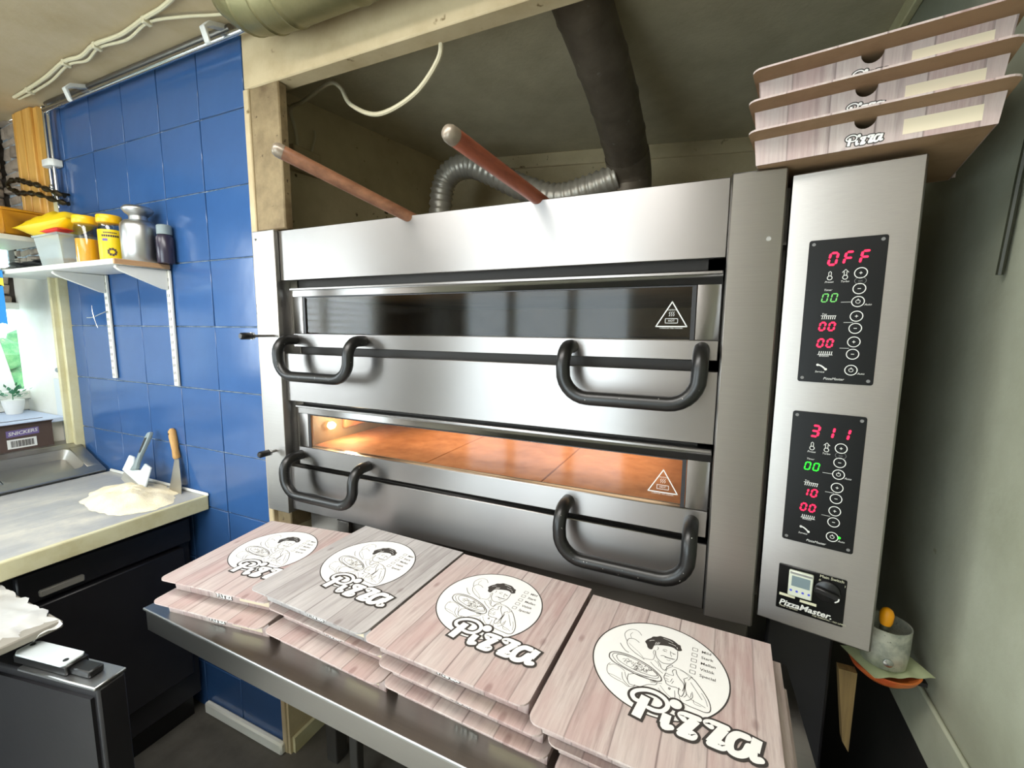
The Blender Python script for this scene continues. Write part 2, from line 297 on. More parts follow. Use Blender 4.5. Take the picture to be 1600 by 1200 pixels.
def text(mb, s, size, x, y, z=0, mi=None, shear=0, bold=0, align='LEFT', sx=1):
    cu = bpy.data.curves.new('t', 'FONT'); cu.body = s; cu.size = size; cu.shear = shear; cu.offset = bold; cu.align_x = align; cu.align_y = 'CENTER'; cu.resolution_u = 2
    ob = bpy.data.objects.new('t', cu); col.objects.link(ob); dg = bpy.context.evaluated_depsgraph_get(); me = bpy.data.meshes.new_from_object(ob.evaluated_get(dg))
    mb.add([(x + v.co.x * sx, y + v.co.y, z) for v in me.vertices], [tuple(p.vertices) for p in me.polygons], mi)
    bpy.data.objects.remove(ob); bpy.data.curves.remove(cu); bpy.data.meshes.remove(me)

# ------------------------------------------------------------------ the room
XR, XL, XT, YW, YO, ZC, ZF = .43, -2.95, -2.506, .96, .94, .88, -H
YB = -1.8
m = MB(); m.box(XL - .1, XR + .1, YB - .1, 2.6, ZF - .05, ZF); struct('floor', m, M['floor'])
m = MB(); m.box(XL - .1, XR + .1, YB - .1, YW, ZC, ZC + .05); struct('ceiling', m, M['ceiling'])
m = MB(); m.box(-1.75, XR + .1, YW, 2.6, ZC, ZC + .05); struct('ceiling', m, M['hood'])
# blue tiled wall: grout bed + each tile a piece
m = MB(); m.box(XL - .1, -1.325, YW + .006, YW + .10, ZF, ZC); wb = struct('wall_back', m, M['grout'])
wb_o = wloc(wb)
tp = .2187; tx = .2175
random.seed(3); cells = []
z_top = .6546 + tp
rows = [(z_top + .001, ZC)] + [(z_top - tp * (k + 1), z_top - tp * k) for k in range(12)]
tmesh = {}
for (z0, z1) in rows:
    z0 = max(z0, ZF)
    if z1 - z0 < .012: continue
    for c in range(6):
        x1 = -1.325 - tx * c; x0 = max(x1 - tx, XT)
        w, h = round(x1 - x0 - .0035, 4), round(z1 - z0 - .0035, 4)
        key = (w, h)
        if key not in tmesh:
            t = MB(); t.local = True; t.box(-w / 2, w / 2, -.004, .004, -h / 2, h / 2); o = t.build('tile', M['tile'], wb, bevel=.0015); tmesh[key] = o.data
        else: o = bpy.data.objects.new('tile', tmesh[key]); col.objects.link(o); o.parent = wb
        o.location = Vector(((x0 + x1) / 2, YW + .004, (z0 + z1) / 2)) - wb_o
        o.rotation_euler = (R(random.uniform(-.35, .35)), 0, R(random.uniform(-.35, .35)))
m = MB(); m.box(-1.745, -1.312, YW - .022, YW + .0, ZF, ZF + .045); struct('baseboard_back', m, M['white'], bevel=.006)
m = MB(); m.box(-1.325, -1.300, YW - .004, YW + .03, ZF, .70); struct('trim_1', m, M['cream'], bevel=.003)      # cream edge strip of the tiled wall
m = MB(); m.box(-1.300, -1.178, YW, YW + .03, .290, .70); m.box(-1.300, -1.235, YW + .01, YW + .10, -.66, -.596); struct('trim_2', m, M['cream_dirty'], bevel=.004)         # post beside the oven
m = MB(); m.box(-1.312, -1.29, YW, YW + .16, ZF, -.66); struct('wall_return', m, M['hoodwall']); m = MB(); m.box(-1.29, -1.278, YW + .01, YW + .18, ZF, ZF + .06); struct('baseboard_return', m, M['trimcream'])
# header beam above the alcove
m = MB(); m.box(-1.325, XR, YW - .0, YW + .055, .700, ZC); m.box(-1.325, XR, YW + .055, YW + .075, .716, ZC); struct('trim_3', m, M['cream'], bevel=.004)
# alcove
m = MB(); m.hexa([(-1.65, YW + .032, ZF), (-1.58, YW + .032, ZF), (-1.38, 2.108, ZF), (-1.44, 2.12, ZF)], [(-1.65, YW + .032, ZC), (-1.58, YW + .032, ZC), (-1.38, 2.108, ZC), (-1.44, 2.12, ZC)]); struct('wall_alcove_left', m, M['hoodwall'])
m = MB(); m.hexa([(-1.42, 2.10, ZF), (XR + .05, 2.481, ZF), (XR + .05, 2.54, ZF), (-1.42, 2.16, ZF)], [(-1.42, 2.10, ZC), (XR + .05, 2.481, ZC), (XR + .05, 2.54, ZC), (-1.42, 2.16, ZC)]); struct('wall_alcove_back', m, M['hoodwall'])
m = MB(); m.hexa([(-1.39, 2.09, .815), (XR, 2.463, .815), (XR, 2.48, .815), (-1.39, 2.11, .815)], [(-1.39, 2.09, ZC), (XR, 2.463, ZC), (XR, 2.48, ZC), (-1.39, 2.11, ZC)]); struct('trim_4', m, M['hoodwall'], bevel=.004)
# right wall
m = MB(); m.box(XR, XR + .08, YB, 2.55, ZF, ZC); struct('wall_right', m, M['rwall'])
m = MB(); m.box(XR - .006, XR, .2, 2.5, ZF, -.83); struct('wall_right_lower_dark', m, M['lower_dark'])  # dark sheet over the lower part of the right wall
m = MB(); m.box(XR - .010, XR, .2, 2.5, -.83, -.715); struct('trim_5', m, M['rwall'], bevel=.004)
m = MB(); m.box(XR - .02, XR, 1.0, 2.4, .83, ZC); struct('trim_6', m, M['trimcream'], bevel=.003)
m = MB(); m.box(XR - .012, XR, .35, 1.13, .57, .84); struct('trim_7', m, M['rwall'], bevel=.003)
# room behind the viewer
m = MB(); m.box(XL, -2.25, YB - .1, YB, ZF, ZC); m.box(-.60, XR, YB - .1, YB, ZF, ZC); m.box(-2.25, -.60, YB - .1, YB, .50, ZC); struct('wall_front', m, M['plainwall'])
m = MB()  # unseen glazed front, widened to soften its light in the steel
for x0, x1 in ((-2.25, -2.19), (-1.76, -1.68), (-1.18, -1.10), (-.66, -.60)): m.box(x0, x1, YB - .05, YB, ZF, .50)
m.box(-2.25, -.60, YB - .05, YB, .45, .50); m.box(-2.25, -1.68, YB - .05, YB, -.62, -.55); m.box(-1.18, -.60, YB - .05, YB, -.62, -.55); m.box(-2.25, -.60, YB - .05, YB, ZF, ZF + .12); d1 = struct('door_1', m, M['white']); m = MB(); m.cyl((-1.21, YB + .03, -.55), (-1.21, YB + .03, -.42), .01, 10); m.build('door_handle', M['chrome'], d1)
for l, lab in (((-.80, .02, .864), 'long white ceiling lamp added over the middle of the kitchen'), ((-1.95, -.1, .864), 'shorter white ceiling lamp added over the worktop'), ((-.90, -1.25, .864), 'rear white ceiling lamp added for frontal light near the glass door')):  # housings of the added ceiling lamps
    w = .67 if l[0] == -.80 else .37 if l[0] < -1.5 else 1.08; hd_ = .17 if l[0] < -1.5 else .30 if l[0] == -.80 else .47; m = MB(); m.box(l[0] - w, l[0] + w, l[1] - hd_, l[1] + hd_, .848, .88)
    t = thing('added_ceiling_lamp', lab, 'lamp', l); m.build('added_housing', M['added_lampbox'], t, bevel=.004)
# unseen pale cabinet and dark rack, added for reflections in the steel
t = thing('reflection_cabinet', 'tall pale cabinet added for reflections behind the viewer against the front wall', 'cabinet', (-.1, YB + .25, ZF)); m = MB(); m.box(-.52, .20, YB + .005, YB + .55, ZF, .45); m.build('body', M['plainwall'], t, bevel=.006); m = MB(); m.box(-.5, .18, YB + .55, YB + .57, ZF + .1, .43); d = m.build('door', M['plainwall'], t, bevel=.004); m = MB(); m.cyl((-.45, YB + .6, -.4), (-.45, YB + .6, .0), .01, 10); m.build('handle', M['chrome'], d)

t = thing('reflection_rack', 'tall dark rack added for reflections left of the glass door behind the viewer', 'rack', (-2.6, YB + .2, ZF))
m = MB(); m.box(-2.90, -2.86, YB, YB + .4, ZF, .55); m.box(-2.34, -2.30, YB, YB + .4, ZF, .55); m.build('reflection_rack_side', M['roomdark'], t, bevel=.004)
for z in (-1.2, -.75, -.3, .15, .5): m = MB(); m.box(-2.86, -2.34, YB, YB + .4, z, z + .03); m.build('reflection_rack_board', M['roomdark'], t)
t = thing('reflection_mat', 'pale mat added as a reflector on the floor behind the viewer', 'mat', (-.8, -.9, ZF)); m = MB(); m.box(-2.0, .35, -1.65, -.15, ZF, ZF + .012); m.build('mat', M['plainwall'], t, bevel=.004)  # unseen reflector, added to brighten the lower oven panels
# left wall with window openings
wy0, wy1, wz0, wz1 = .10, .958, -.32, .08
m = MB()
def wallL(y0, y1, z0, z1): m.box(XL - .06, XL, y0, y1, z0, z1)
wallL(.958, YW + .1, ZF, ZC); wallL(YB, -1.45, ZF, ZC); wallL(-.15, .10, ZF, ZC); wallL(-1.45, -.15, ZF, -.35); wallL(-1.45, -.15, .62, ZC); wallL(.10, .958, ZF, -.40); wallL(.10, .958, .08, .25); wallL(.10, .958, .37, ZC)
wl = struct('wall_left', m, M['mortar']); wlo = wloc(wl)
def stones(par, T, u0, u1, z0, z1, seed):
    random.seed(seed); z = z0
    while z < z1 - .01:
        h = random.uniform(.030, .062); h = min(h, z1 - z); u = u1 + random.uniform(-.0, .06)
        while u > u0:
            w = random.uniform(.07, .16); a0, a1 = max(u - w, u0), min(u, u1)
            if a1 - a0 > .02:
                a, b, d = (a1 - a0) / 2 - .002, h / 2 - .002, random.uniform(.010, .03); j = lambda: random.uniform(-.004, .004)
                q = MB(T((a0 + a1) / 2, z + h / 2)); q.hexa([(0, -a, -b), (0, a, -b), (0, a, b), (0, -a, b)], [(d + j(), -a + .006 + j(), -b + .004), (d + j(), a - .006 + j(), -b + .004), (d + j(), a - .006, b - .005 + j()), (d + j(), -a + .006 + j(), b - .005)])
                q.build('stone', M['stone'], par, bevel=.003)
            u -= w
        z += h
stones(wl, lambda u, z: Matrix.Translation((XL, u, z)) @ Matrix.Rotation(R(random.uniform(-6, 6)), 4, 'X'), .45, .95, .38, ZC, 8)
stones(wl, lambda u, z: Matrix.Translation((XL, u, z)) @ Matrix.Rotation(R(random.uniform(-6, 6)), 4, 'X'), .60, .93, .09, .245, 9)
# stub wall between the tiles and the left wall: stones, pine board, white panel and cream trim
m = MB(); m.box(XL - .05, XT - .1, YW + .012, YW + .11, ZF, ZC); ws = struct('wall_corner', m, M['mortar'])
stones(ws, lambda u, z: Matrix.Translation((u, YW + .014, z)) @ Matrix.Rotation(R(-90), 4, 'Z') @ Matrix.Rotation(R(random.uniform(-6, 6)), 4, 'X'), XL, -2.70, .23, ZC, 18)
m = MB(); [m.box(x0, x1, YW - d, YW + .012, .36, ZC - .005) for x0, x1, d in ((-2.737, -2.715, .028), (-2.715, -2.705, .018), (-2.705, -2.648, .030), (-2.648, -2.638, .018), (-2.638, -2.575, .030), (-2.575, -2.543, .020))]; struct('trim_9', m, M['pine'], bevel=.003)
m = MB(); m.box(-2.543, XT - .002, YW, YW + .02, .22, ZC); struct('trim_10', m, M['trimcream'])
m = MB(); m.box(XL, -2.562, YW - .018, YW + .012, -.56, .222); wn = struct('window_1', m, M['white'], bevel=.004)
m = MB(); m.box(-2.66, -2.575, YW - .024, YW - .018, -.55, -.235); m.build('panel', M['lightgrey'], wn, bevel=.002)
m = MB(); m.lathe([(.010, 0), (.010, .012), (.006, .016)], (-2.60, YW - .018, -.195), axis='Y'); m.build('stopper', M['grey_plastic'], wn, smooth=True)
m = MB(); m.box(XL - .05, XL + .03, wy0, wy1, -.345, -.305); m.box(XL - .05, XL + .03, wy0, wy1, .070, .10); m.box(XL - .05, XL + .03, wy0, wy1, .235, .252); m.box(XL - .05, XL + .03, wy0, wy1, .365, .38); m.box(XL - .05, XL + .012, .949, wy1, -.32, .08); m.box(XL - .05, XL + .02, wy0, wy0 + .03, -.32, .08); m.box(XL - .05, XL, wy0, wy1, -.40, -.345); m.build('window_frame', M['white'], wn, bevel=.003)
m = MB(); m.box(XL - .030, XL - .026, wy0, wy1, -.31, .08); m.build('pane', M['glass'], wn); m = MB(); m.box(XL - .030, XL - .026, wy0, wy1, .25, .37); m.build('pane', M['glass'], wn)
m = MB(); m.box(XL, -2.575, .10, .938, -.418, -.40); m.build('window_sill', M['sillblue'], wn, bevel=.003); m = MB(); m.box(XL, -2.62, .10, .938, ZF, -.418); struct('wall_left_lower', m, M['plainwall'])
m = MB(); [m.box(x0, x1, YW - d, YW + .012, -.575, .215) for x0, x1, d in ((-2.562, -2.545, .036), (-2.545, -2.527, .048), (-2.527, XT - .002, .030))]; struct('trim_8', m, M['trimcream'], bevel=.003)
# second left window with slatted blind, nearer the viewer
m = MB(); m.box(XL - .06, XL, -1.45, -1.41, -.35, .62); m.box(XL - .06, XL, -.19, -.15, -.35, .62); m.box(XL - .06, XL, -.83, -.79, -.35, .62); m.box(XL - .06, XL, -1.45, -.15, -.35, -.31); m.box(XL - .06, XL, -1.45, -.15, .58, .62); struct('window_3', m, M['white'])
bl = thing('window_blind', 'white slatted blind in the side window left of the viewer', 'blind', (XL + .03, -.8, .6))
for k in range(17): m = MB(Matrix.Translation((XL + .03, -.8, .58 - .053 * k)) @ Matrix.Rotation(R(28), 4, 'Y')); m.box(-.020, .020, -.63, .63, -.001, .001); m.build('slat', M['white_clip'], bl)
m = MB(); m.box(XL + .01, XL + .05, -1.44, -.16, .60, .625); m.build('head_rail', M['white_clip'], bl)
# outside
m = MB(); m.box(-60, XL - .3, -25, 40, ZF - .5, ZF - .45); tag(m.build('ground', M['road']), kind='structure')
m = MB(); m.box(-14, -8.5, -10, 12, ZF - .45, ZF - .40); tag(m.build('lawn', M['lawn']), 'bright green lawn beyond the pale road outside the window', 'lawn', kind='stuff')
m = MB(); random.seed(5)
for k in range(46):
    cx, cy, cz, r = -15 - random.random() * 2, -4 + k * .32, ZF + random.uniform(-.1, .9), random.uniform(.4, .8)
    for q in range(1):
        prof = [(.02, -r), (r * .7, -r * .7), (r, 0), (r * .75, r * .65), (.02, r)]; m.lathe([(a * random.uniform(.85, 1.1), b) for a, b in prof], (cx, cy, cz), 9)
tag(m.build('hedge', M['hedge'], smooth=True), 'grey green hedge with pale blossom behind the lawn', 'hedge', kind='stuff')

# ------------------------------------------------------------------ counter along the left wall
t = thing('worktop', 'steel worktop dusted with flour, cream front edge', 'worktop', (-1.95, .3, -.66))
m = MB(); m.box(-2.31, -1.665, -.6, .957, -.640, -.614); m.build('worktop_sheet', M['worktop'], t, bevel=.002)
m = MB(); m.box(-1.665, -1.645, -.6, .957, -.664, -.6125); m.build('front_edge', M['trimcream'], t, bevel=.003)
m = MB(); m.box(-2.30, -1.64, .950, .958, -.6135, -.601); m.build('sealant_strip', M['white_clip'], t, bevel=.004)
t = thing('sink_unit', 'stainless steel sink top with two shallow rounded bowls under the window', 'sink', (-2.4, .5, -.66))
def sink():
    S = Matrix.Translation((-2.312, 0, -.603)) @ Matrix.Rotation(R(23.5), 4, 'Y')       # sloping draining top, rises towards the window
    z = 0; x0, x1 = -.232, 0; xs0, xs1 = -.200, -.045
    m = MB(S); m.box(x0, xs0, -.2, .948, -.012, z); m.box(xs1, x1, -.2, .948, -.012, z)
    for a, b in ((-.2, .40), (.635, .66), (.90, .948)): m.box(xs0, xs1, a, b, -.012, z)
    m.build('rim', M['steel_sink'], t, bevel=.003)
    for a, b in ((.40, .635), (.66, .90)):
        m = MB(S); r = .035; n = 6; i = .016; zb = -.040; top = []; bot = []
        for cx, cy, a0 in ((xs1 - r, b - r, 0), (xs0 + r, b - r, 90), (xs0 + r, a + r, 180), (xs1 - r, a + r, 270)):
            for k in range(n + 1):
                an = R(a0 + 90 * k / n); top.append((cx + r * math.cos(an), cy + r * math.sin(an), z)); bot.append((cx + (r - i) * math.cos(an), cy + (r - i) * math.sin(an), zb))
        N = len(top); m.add(top + bot, [(k, (k + 1) % N, N + (k + 1) % N, N + k) for k in range(N)] + [tuple(range(N, 2 * N))])
        cs = [(xs1, b), (xs0, b), (xs0, a), (xs1, a)]
        for q in range(4): m.add([(cs[q][0], cs[q][1], z)] + top[q * (n + 1):(q + 1) * (n + 1)], [(0, k + 1, k + 2) for k in range(n)])
        m.build('bowl', M['steel_sink'], t, smooth=True, angle=30)
    m = MB(); m.box(-2.618, -2.524, -.2, .95, -.530, -.510); m.build('ledge', M['steel_sink'], t, bevel=.003)
sink()
# under counter fridge, with its door standing open
t = thing('counter_fridge', 'black under counter fridge below the worktop with open door', 'fridge', (-2.0, .4, ZF))
m = MB(); m.box(-2.28, -1.745, -.3, .935, ZF + .10, -.668); m.build('body', M['black_cab'], t, bevel=.004)
m = MB(); m.box(-2.25, -1.78, -.28, .92, ZF, ZF + .10); m.build('plinth', M['black_edge'], t)
m = MB(); m.box(-1.745, -1.715, .50, .90, -1.30, -.80); m.build('door', M['black_cab'], t, bevel=.004)
m = MB(); m.box(-1.745, -1.722, .48, .93, -.79, -.70); d = m.build('drawer', M['black_cab'], t, bevel=.004); m = MB(); m.box(-1.722, -1.708, .52, .62, -.775, -.755); m.build('handle', M['roomdark'], d, bevel=.003)
def RDM(): return MB(Matrix.Translation((-1.133, .46, 0)) @ Matrix.Rotation(R(10.6), 4, 'Z') @ Matrix.Translation((1.133, -.46, 0)))
m = RDM(); m.box(-1.72, -1.133, .405, .460, ZF + .12, -.752); dd = m.build('open_door', M['black_cab'], t, bevel=.005)
m = RDM(); m.box(-1.71, -1.145, .398, .405, ZF + .14, -.77); m.build('gasket', M['black_cab'], dd)
m = RDM(); m.box(-1.36, -1.133, .400, .462, -.752, -.744); m.build('top_edge', M['alu'], dd, bevel=.002)
t = thing('door_catch', 'white two hole catch plate on a black block on the open black door', 'catch', (-1.26, .43, -.744))
m = RDM(); m.box(-1.385, -1.225, .408, .452, -.744, -.722); m.build('block', M['black'], t, bevel=.003)
m = RDM(); m.box(-1.245, -1.170, .415, .445, -.744, -.728); m.build('tongue', M['black'], t, bevel=.003)
m = RDM(); pr = [(-1.382, .414), (-1.382, .440), (-1.370, .450), (-1.235, .450), (-1.228, .443), (-1.228, .412), (-1.236, .405), (-1.37, .405)]
m.prism([(x, y, -.722) for x, y in pr], (0, 0, .005)); pl = m.build('plate', M['lightgrey'], t, bevel=.001)
for x in (-1.37, -1.242): m = RDM(); m.lathe([(.005, 0), (.005, .001)], (x, .42 if x > -1.3 else .436, -.7168), 14); m.build('screw_hole', M['black'], pl)
t = thing('tray_board', 'grey board under the white plastic bag', 'board', (-1.5, .33, -.70)); m = MB(); m.box(-1.78, -1.342, .20, .44, -.70, -.682); m.build('slab', M['board'], t, bevel=.003)
m = MB(); m.box(-1.60, -1.48, .385, .42, -.744, -.70); m.build('support', M['black_cab'], t)
def bag():
    random.seed(11); m = MB(); nx, ny = 40, 26; vs = []
    for i in range(nx + 1):
        for j in range(ny + 1):
            u, v = i / nx, j / ny; x = -1.82 + (.43 + .06 * v) * u; y = .19 + .245 * v; e = min(u, 1 - u, v, 1 - v) * 4
            hgt = .004 + .007 * min(1, e) * (1 - .4 * u) + .004 * noise.noise(Vector((x * 22, y * 26, 1))) + .009 * abs(noise.noise(Vector((x * 45, y * 70, 3))))
            x += .008 * noise.noise(Vector((x * 30, y * 30, 7))); y += .012 * noise.noise(Vector((x * 30, y * 30, 9)))
            drop = max(0, u - .90) * .35; vs.append((x, y, -.682 + max(.001, hgt) - drop * (.4 + noise.noise(Vector((0, y * 40, 2))))))
    fs = [(i * (ny + 1) + j, (i + 1) * (ny + 1) + j, (i + 1) * (ny + 1) + j + 1, i * (ny + 1) + j + 1) for i in range(nx) for j in range(ny)]
    m.add(vs, fs); return m
tag(bag().build('plastic_bag', M['bagp'], smooth=True, angle=180), 'crumpled white plastic bag lying on the grey board', 'bag')

# flour, scraper, spatula
def flour():
    m = MB(); nr, na = 16, 56; vs = [(-1.885, .832, -.614 + .036)]; cx, cy = -1.885, .832
    for i in range(1, nr + 1):
        for j in range(na):
            a = 2 * math.pi * j / na; q = i / nr; lob = 1 + .18 * noise.noise(Vector((math.cos(a) * 2, math.sin(a) * 2, 4))) + .07 * noise.noise(Vector((math.cos(a) * 7, math.sin(a) * 7, 1)))
            rx, ry = .205 * lob, .125 * lob; x = cx + rx * q * math.cos(a) + .03 * q * math.sin(a) * -1; y = min(cy + ry * q * math.sin(a), .952)
            hh = .034 * (1 - q ** 1.5) * (1 + .5 * noise.noise(Vector((x * 18, y * 18, 2)))) + .007 * noise.noise(Vector((x * 70, y * 70, 5))) * (1 - q); vs.append((x, y, -.614 + max(.0008 if i == nr else .002, hh)))
    fs = [(0, 1 + j, 1 + (j + 1) % na) for j in range(na)]
    for i in range(nr - 1):
        for j in range(na): a = 1 + i * na; fs.append((a + j, a + na + j, a + na + (j + 1) % na, a + (j + 1) % na))
    m.add(vs, fs); return m
tag(flour().build('flour_pile', M['flour'], smooth=True, angle=180), 'heap of cream flour spread in the corner of the steel worktop', 'flour', kind='stuff')
t = thing('dough_scraper', 'dough scraper with white plastic blade guard and grey handle stuck in the flour', 'scraper', (-1.95, .93, -.60))
a_, b_, c_, d_ = Vector((-2.037, .915, -.5095)), Vector((-1.897, .905, -.527)), Vector((-1.880, .872, -.600)), Vector((-2.030, .885, -.565))
def slab(pts, th, nrm=(0, -1, .3)):
    n_ = Vector(nrm).normalized() * th; m = MB(); m.prism([tuple(p) for p in pts], tuple(n_)); return m
def rel(u, v):      # bilinear on the blade: u across, v down
    return (a_ * (1 - u) + b_ * u) * (1 - v) + (d_ * (1 - u) + c_ * u) * v
slab([rel(-.06, .3), rel(1.06, .3), rel(1.06, 1.45), rel(-.06, 1.35)], .0015).build('blade', M['blade'], t)
pts = [rel(.10, -.05), rel(.04, .1), rel(0, .55), rel(.95, .62), rel(1, .1), rel(.93, 0), rel(.72, .02)] ; pts = [rel(-.08, -.12), rel(-.10, .85), rel(1.08, .92), rel(1.12, -.05), rel(.80, -.10), rel(.70, .28), rel(.5, .36), rel(.30, .26), rel(.18, -.14)]
slab(pts, .008, (0, -1, .3)).build('guard', M['lightgrey'], t, bevel=.002)
hb, ht = rel(.5, .35) + Vector((0, -.006, 0)), Vector((-1.930, .940, -.403))
ax = (ht - hb); m = MB(); sd = Vector((1, 0, .25)).normalized()
def hw(f, w): p = hb + ax * f; return p + sd * w
out = [hw(0, -.024), hw(.16, -.014), hw(.35, -.011), hw(.6, -.015), hw(.9, -.017), hw(1, -.010), hw(1, .010), hw(.9, .017), hw(.6, .015), hw(.35, .011), hw(.16, .014), hw(0, .024)]
m.prism([tuple(p) for p in out], (0, -.014, .004)); h_ = m.build('handle', M['grey_plastic'], t, bevel=.004, seg=2)
m = MB(); pp = [hw(.45, -.006), hw(.85, -.008), hw(.85, .008), hw(.45, .006)]; m.prism([tuple(p + Vector((0, -.0145, .004))) for p in pp], (0, -.001, 0)); m.build('grip_slot', M['black_cab'], h_)
t = thing('spatula', 'metal spatula with light wooden handle leaning on the blue tiles', 'spatula', (-1.77, .93, -.61))
T0, T1 = Vector((-1.826, .951, -.380)), Vector((-1.797, .945, -.490)); m = MB(); m.tube([T0, T0 + (T1 - T0) * .08, T0 + (T1 - T0) * .3, T0 + (T1 - T0) * .7, T0 + (T1 - T0) * .93, T1], [.006, .0125, .0135, .011, .0125, .010], 14); hd = m.build('handle', M['lightwood'], t, smooth=True)
m = MB(); m.cyl(T0 + Vector((.003, -.0145, -.018)), T0 + Vector((.003, -.011, -.018)), .004, 10); m.build('hanging_hole', M['black_cab'], hd)
m = MB(); m.prism([tuple(p) for p in (T1 + Vector((-.011, 0, .002)), T1 + Vector((-.032, -.018, -.125)), T1 + Vector((.044, -.018, -.130)), T1 + Vector((.035, -.01, -.09)), T1 + Vector((.014, 0, .0)))], (0, -.0015, 0)); m.build('blade', M['blade'], t)

# ------------------------------------------------------------------ wall shelf
t = thing('wall_shelf', 'white wall shelf with oak edge on two slotted rails and brackets', 'shelf', (-2.1, .9, -.22))
m = MB(); m.box(-2.70, -1.758, .79, .952, .195, .213); m.build('board', M['white'], t, bevel=.003, seg=2)
m = MB(); m.box(-1.758, -1.749, .79, .952, .1955, .2128); m.build('edge_band', M['beechedge'], t, bevel=.002)
for x, zb in ((-2.182, -.21), (-1.768, -.216)):
    m = MB(); m.box(x - .0125, x + .0125, .948, .957, zb, .194); r_ = m.build('rail', M['white'], t, bevel=.002)
    m = MB()
    for k in range(14):
        zz = .165 - k * .0275
        if zz < zb + .01: break
        for s_ in (-1, 1): m.box(x + s_ * .005 - .0013, x + s_ * .005 + .0013, .9474, .9482, zz - .009, zz + .002)
    m.build('slots', M['black_cab'], r_)
    m = MB(); m.prism([(x - .006, .948, .194), (x - .006, .948, .125), (x - .006, .93, .128), (x - .006, .81, .176), (x - .006, .797, .186), (x - .006, .80, .194)], (.012, 0, 0)); m.build('bracket', M['white'], t, bevel=.002)
t = thing('wire_hook', 'small shiny wire hook clipped to the left shelf rail', 'hook', (-2.2, .95, .04)); m = MB(); m.tube(cr([(-2.18, .946, .055), (-2.21, .938, .045), (-2.25, .93, .032), (-2.285, .925, .030)]), .0022, 8); m.tube(cr([(-2.262, .935, .078), (-2.25, .93, .052), (-2.232, .928, .015), (-2.222, .93, -.01)]), .0016, 6); m.build('wire', M['chrome'], t, smooth=True)
# things on the shelf
ZS = .2132
t = thing('metal_canister', 'matte aluminium canister with flared round cap at the end of the shelf', 'canister', (-1.820, .903, ZS))
m = MB(); m.lathe([(.049, 0), (.053, .004), (.053, .118), (.050, .130), (.040, .140), (.027, .144)], (-1.820, .903, ZS), 32); m.build('body', M['alu'], t, smooth=True, angle=50)
m = MB(); m.lathe([(.026, .144), (.026, .156), (.030, .160)], (-1.820, .903, ZS), 28); m.build('neck', M['alu'], t, smooth=True)
m = MB(); m.lathe([(.024, .156), (.036, .165), (.044, .176), (.044, .181), (.037, .188), (.010, .190)], (-1.820, .903, ZS), 32); m.build('cap', M['alu'], t, smooth=True, angle=50)
def jar(x, y, label, lab):
    t = thing('spice_jar', label, 'jar', (x, y, ZS)); c = (x, y, ZS)
    m = MB(); m.lathe([(.030, 0), (.0335, .004), (.0335, .122), (.030, .136), (.028, .140)], c, 28); m.build('glass_body', M['clear_plastic'], t, smooth=True)
    m = MB(); m.lathe([(.029, .003), (.0315, .005), (.0315, .085 if not lab else .095), (.001, .088)], c, 28); m.build('contents', M['mustard'], t, smooth=True)
    m = MB(); m.lathe([(.033, .137), (.035, .139), (.035, .160), (.033, .163), (.01, .1635)], c, 32); m.build('lid', M['yellow'], t, smooth=True, angle=50)
    if lab:
        m = MB(); m.lathe([(.0336, .010), (.0340, .011), (.0340, .112), (.0336, .113)], c, 32); lb = m.build('label', M['yellow_bag'], t, smooth=True)
        for k, (zz, hh, ww, mt) in enumerate(((.088, .007, .9, 'ink'), (.074, .008, .28, 'violet'), (.100, .004, .7, 'ink'))):
            m = MB(); n = 8; a0 = -.45 - (.45 if k == 1 else 0)
            for i in range(n):
                aa, bb = a0 + (i / n - .5) * ww * 1.6, a0 + ((i + .82) / n - .5) * ww * 1.6
                m.add([(x + .0343 * math.cos(aa), y + .0343 * math.sin(aa), ZS + zz), (x + .0343 * math.cos(bb), y + .0343 * math.sin(bb), ZS + zz), (x + .0343 * math.cos(bb), y + .0343 * math.sin(bb), ZS + zz + hh), (x + .0343 * math.cos(aa), y + .0343 * math.sin(aa), ZS + zz + hh)], [(0, 1, 2, 3)])
            m.build('print', M[mt], lb)
        m = MB(); a0 = -.40
        for i in range(9):
            th = i * .7; cx_, cz_ = .30 * math.cos(th), .010 * math.sin(th); a = a0 + cx_
            m.add([(x + .0344 * math.cos(a - .09), y + .0344 * math.sin(a - .09), ZS + .038 + cz_ - .004), (x + .0344 * math.cos(a + .09), y + .0344 * math.sin(a + .09), ZS + .038 + cz_ - .004), (x + .0344 * math.cos(a + .09), y + .0344 * math.sin(a + .09), ZS + .038 + cz_ + .004), (x + .0344 * math.cos(a - .09), y + .0344 * math.sin(a - .09), ZS + .038 + cz_ + .004)], [(0, 1, 2, 3)])
        m.build('emblem', M['cartonp'], lb)
jar(-2.030, .845, 'yellow lidded clear jar of mustard yellow powder, no label', False)
jar(-1.936, .872, 'yellow lidded jar with yellow printed label beside the canister', True)
t = thing('dark_jar', 'dark violet glass jar behind the canister on the shelf', 'jar', (-1.795, .932, ZS)); c = (-1.735, .934, ZS); m = MB(); m.lathe([(.024, 0), (.026, .003), (.026, .085), (.020, .095)], c, 24); m.build('body', M['darkjar'], t, smooth=True); m = MB(); m.lathe([(.022, .096), (.022, .125), (.019, .128)], c, 24); m.build('lid', M['grey_plastic'], t, smooth=True)
t = thing('plastic_tub', 'cloudy clear plastic tub with some crumbs left in it', 'tub', (-2.18, .86, ZS))
m = MB(); x0, x1, y0, y1 = -2.265, -2.105, .805, .90; i = .012
T = [(x0 - i, y0 - i, ZS + .105), (x1 + i, y0 - i, ZS + .105), (x1 + i, y1 + i, ZS + .105), (x0 - i, y1 + i, ZS + .105)]; B = [(x0, y0, ZS), (x1, y0, ZS), (x1, y1, ZS), (x0, y1, ZS)]
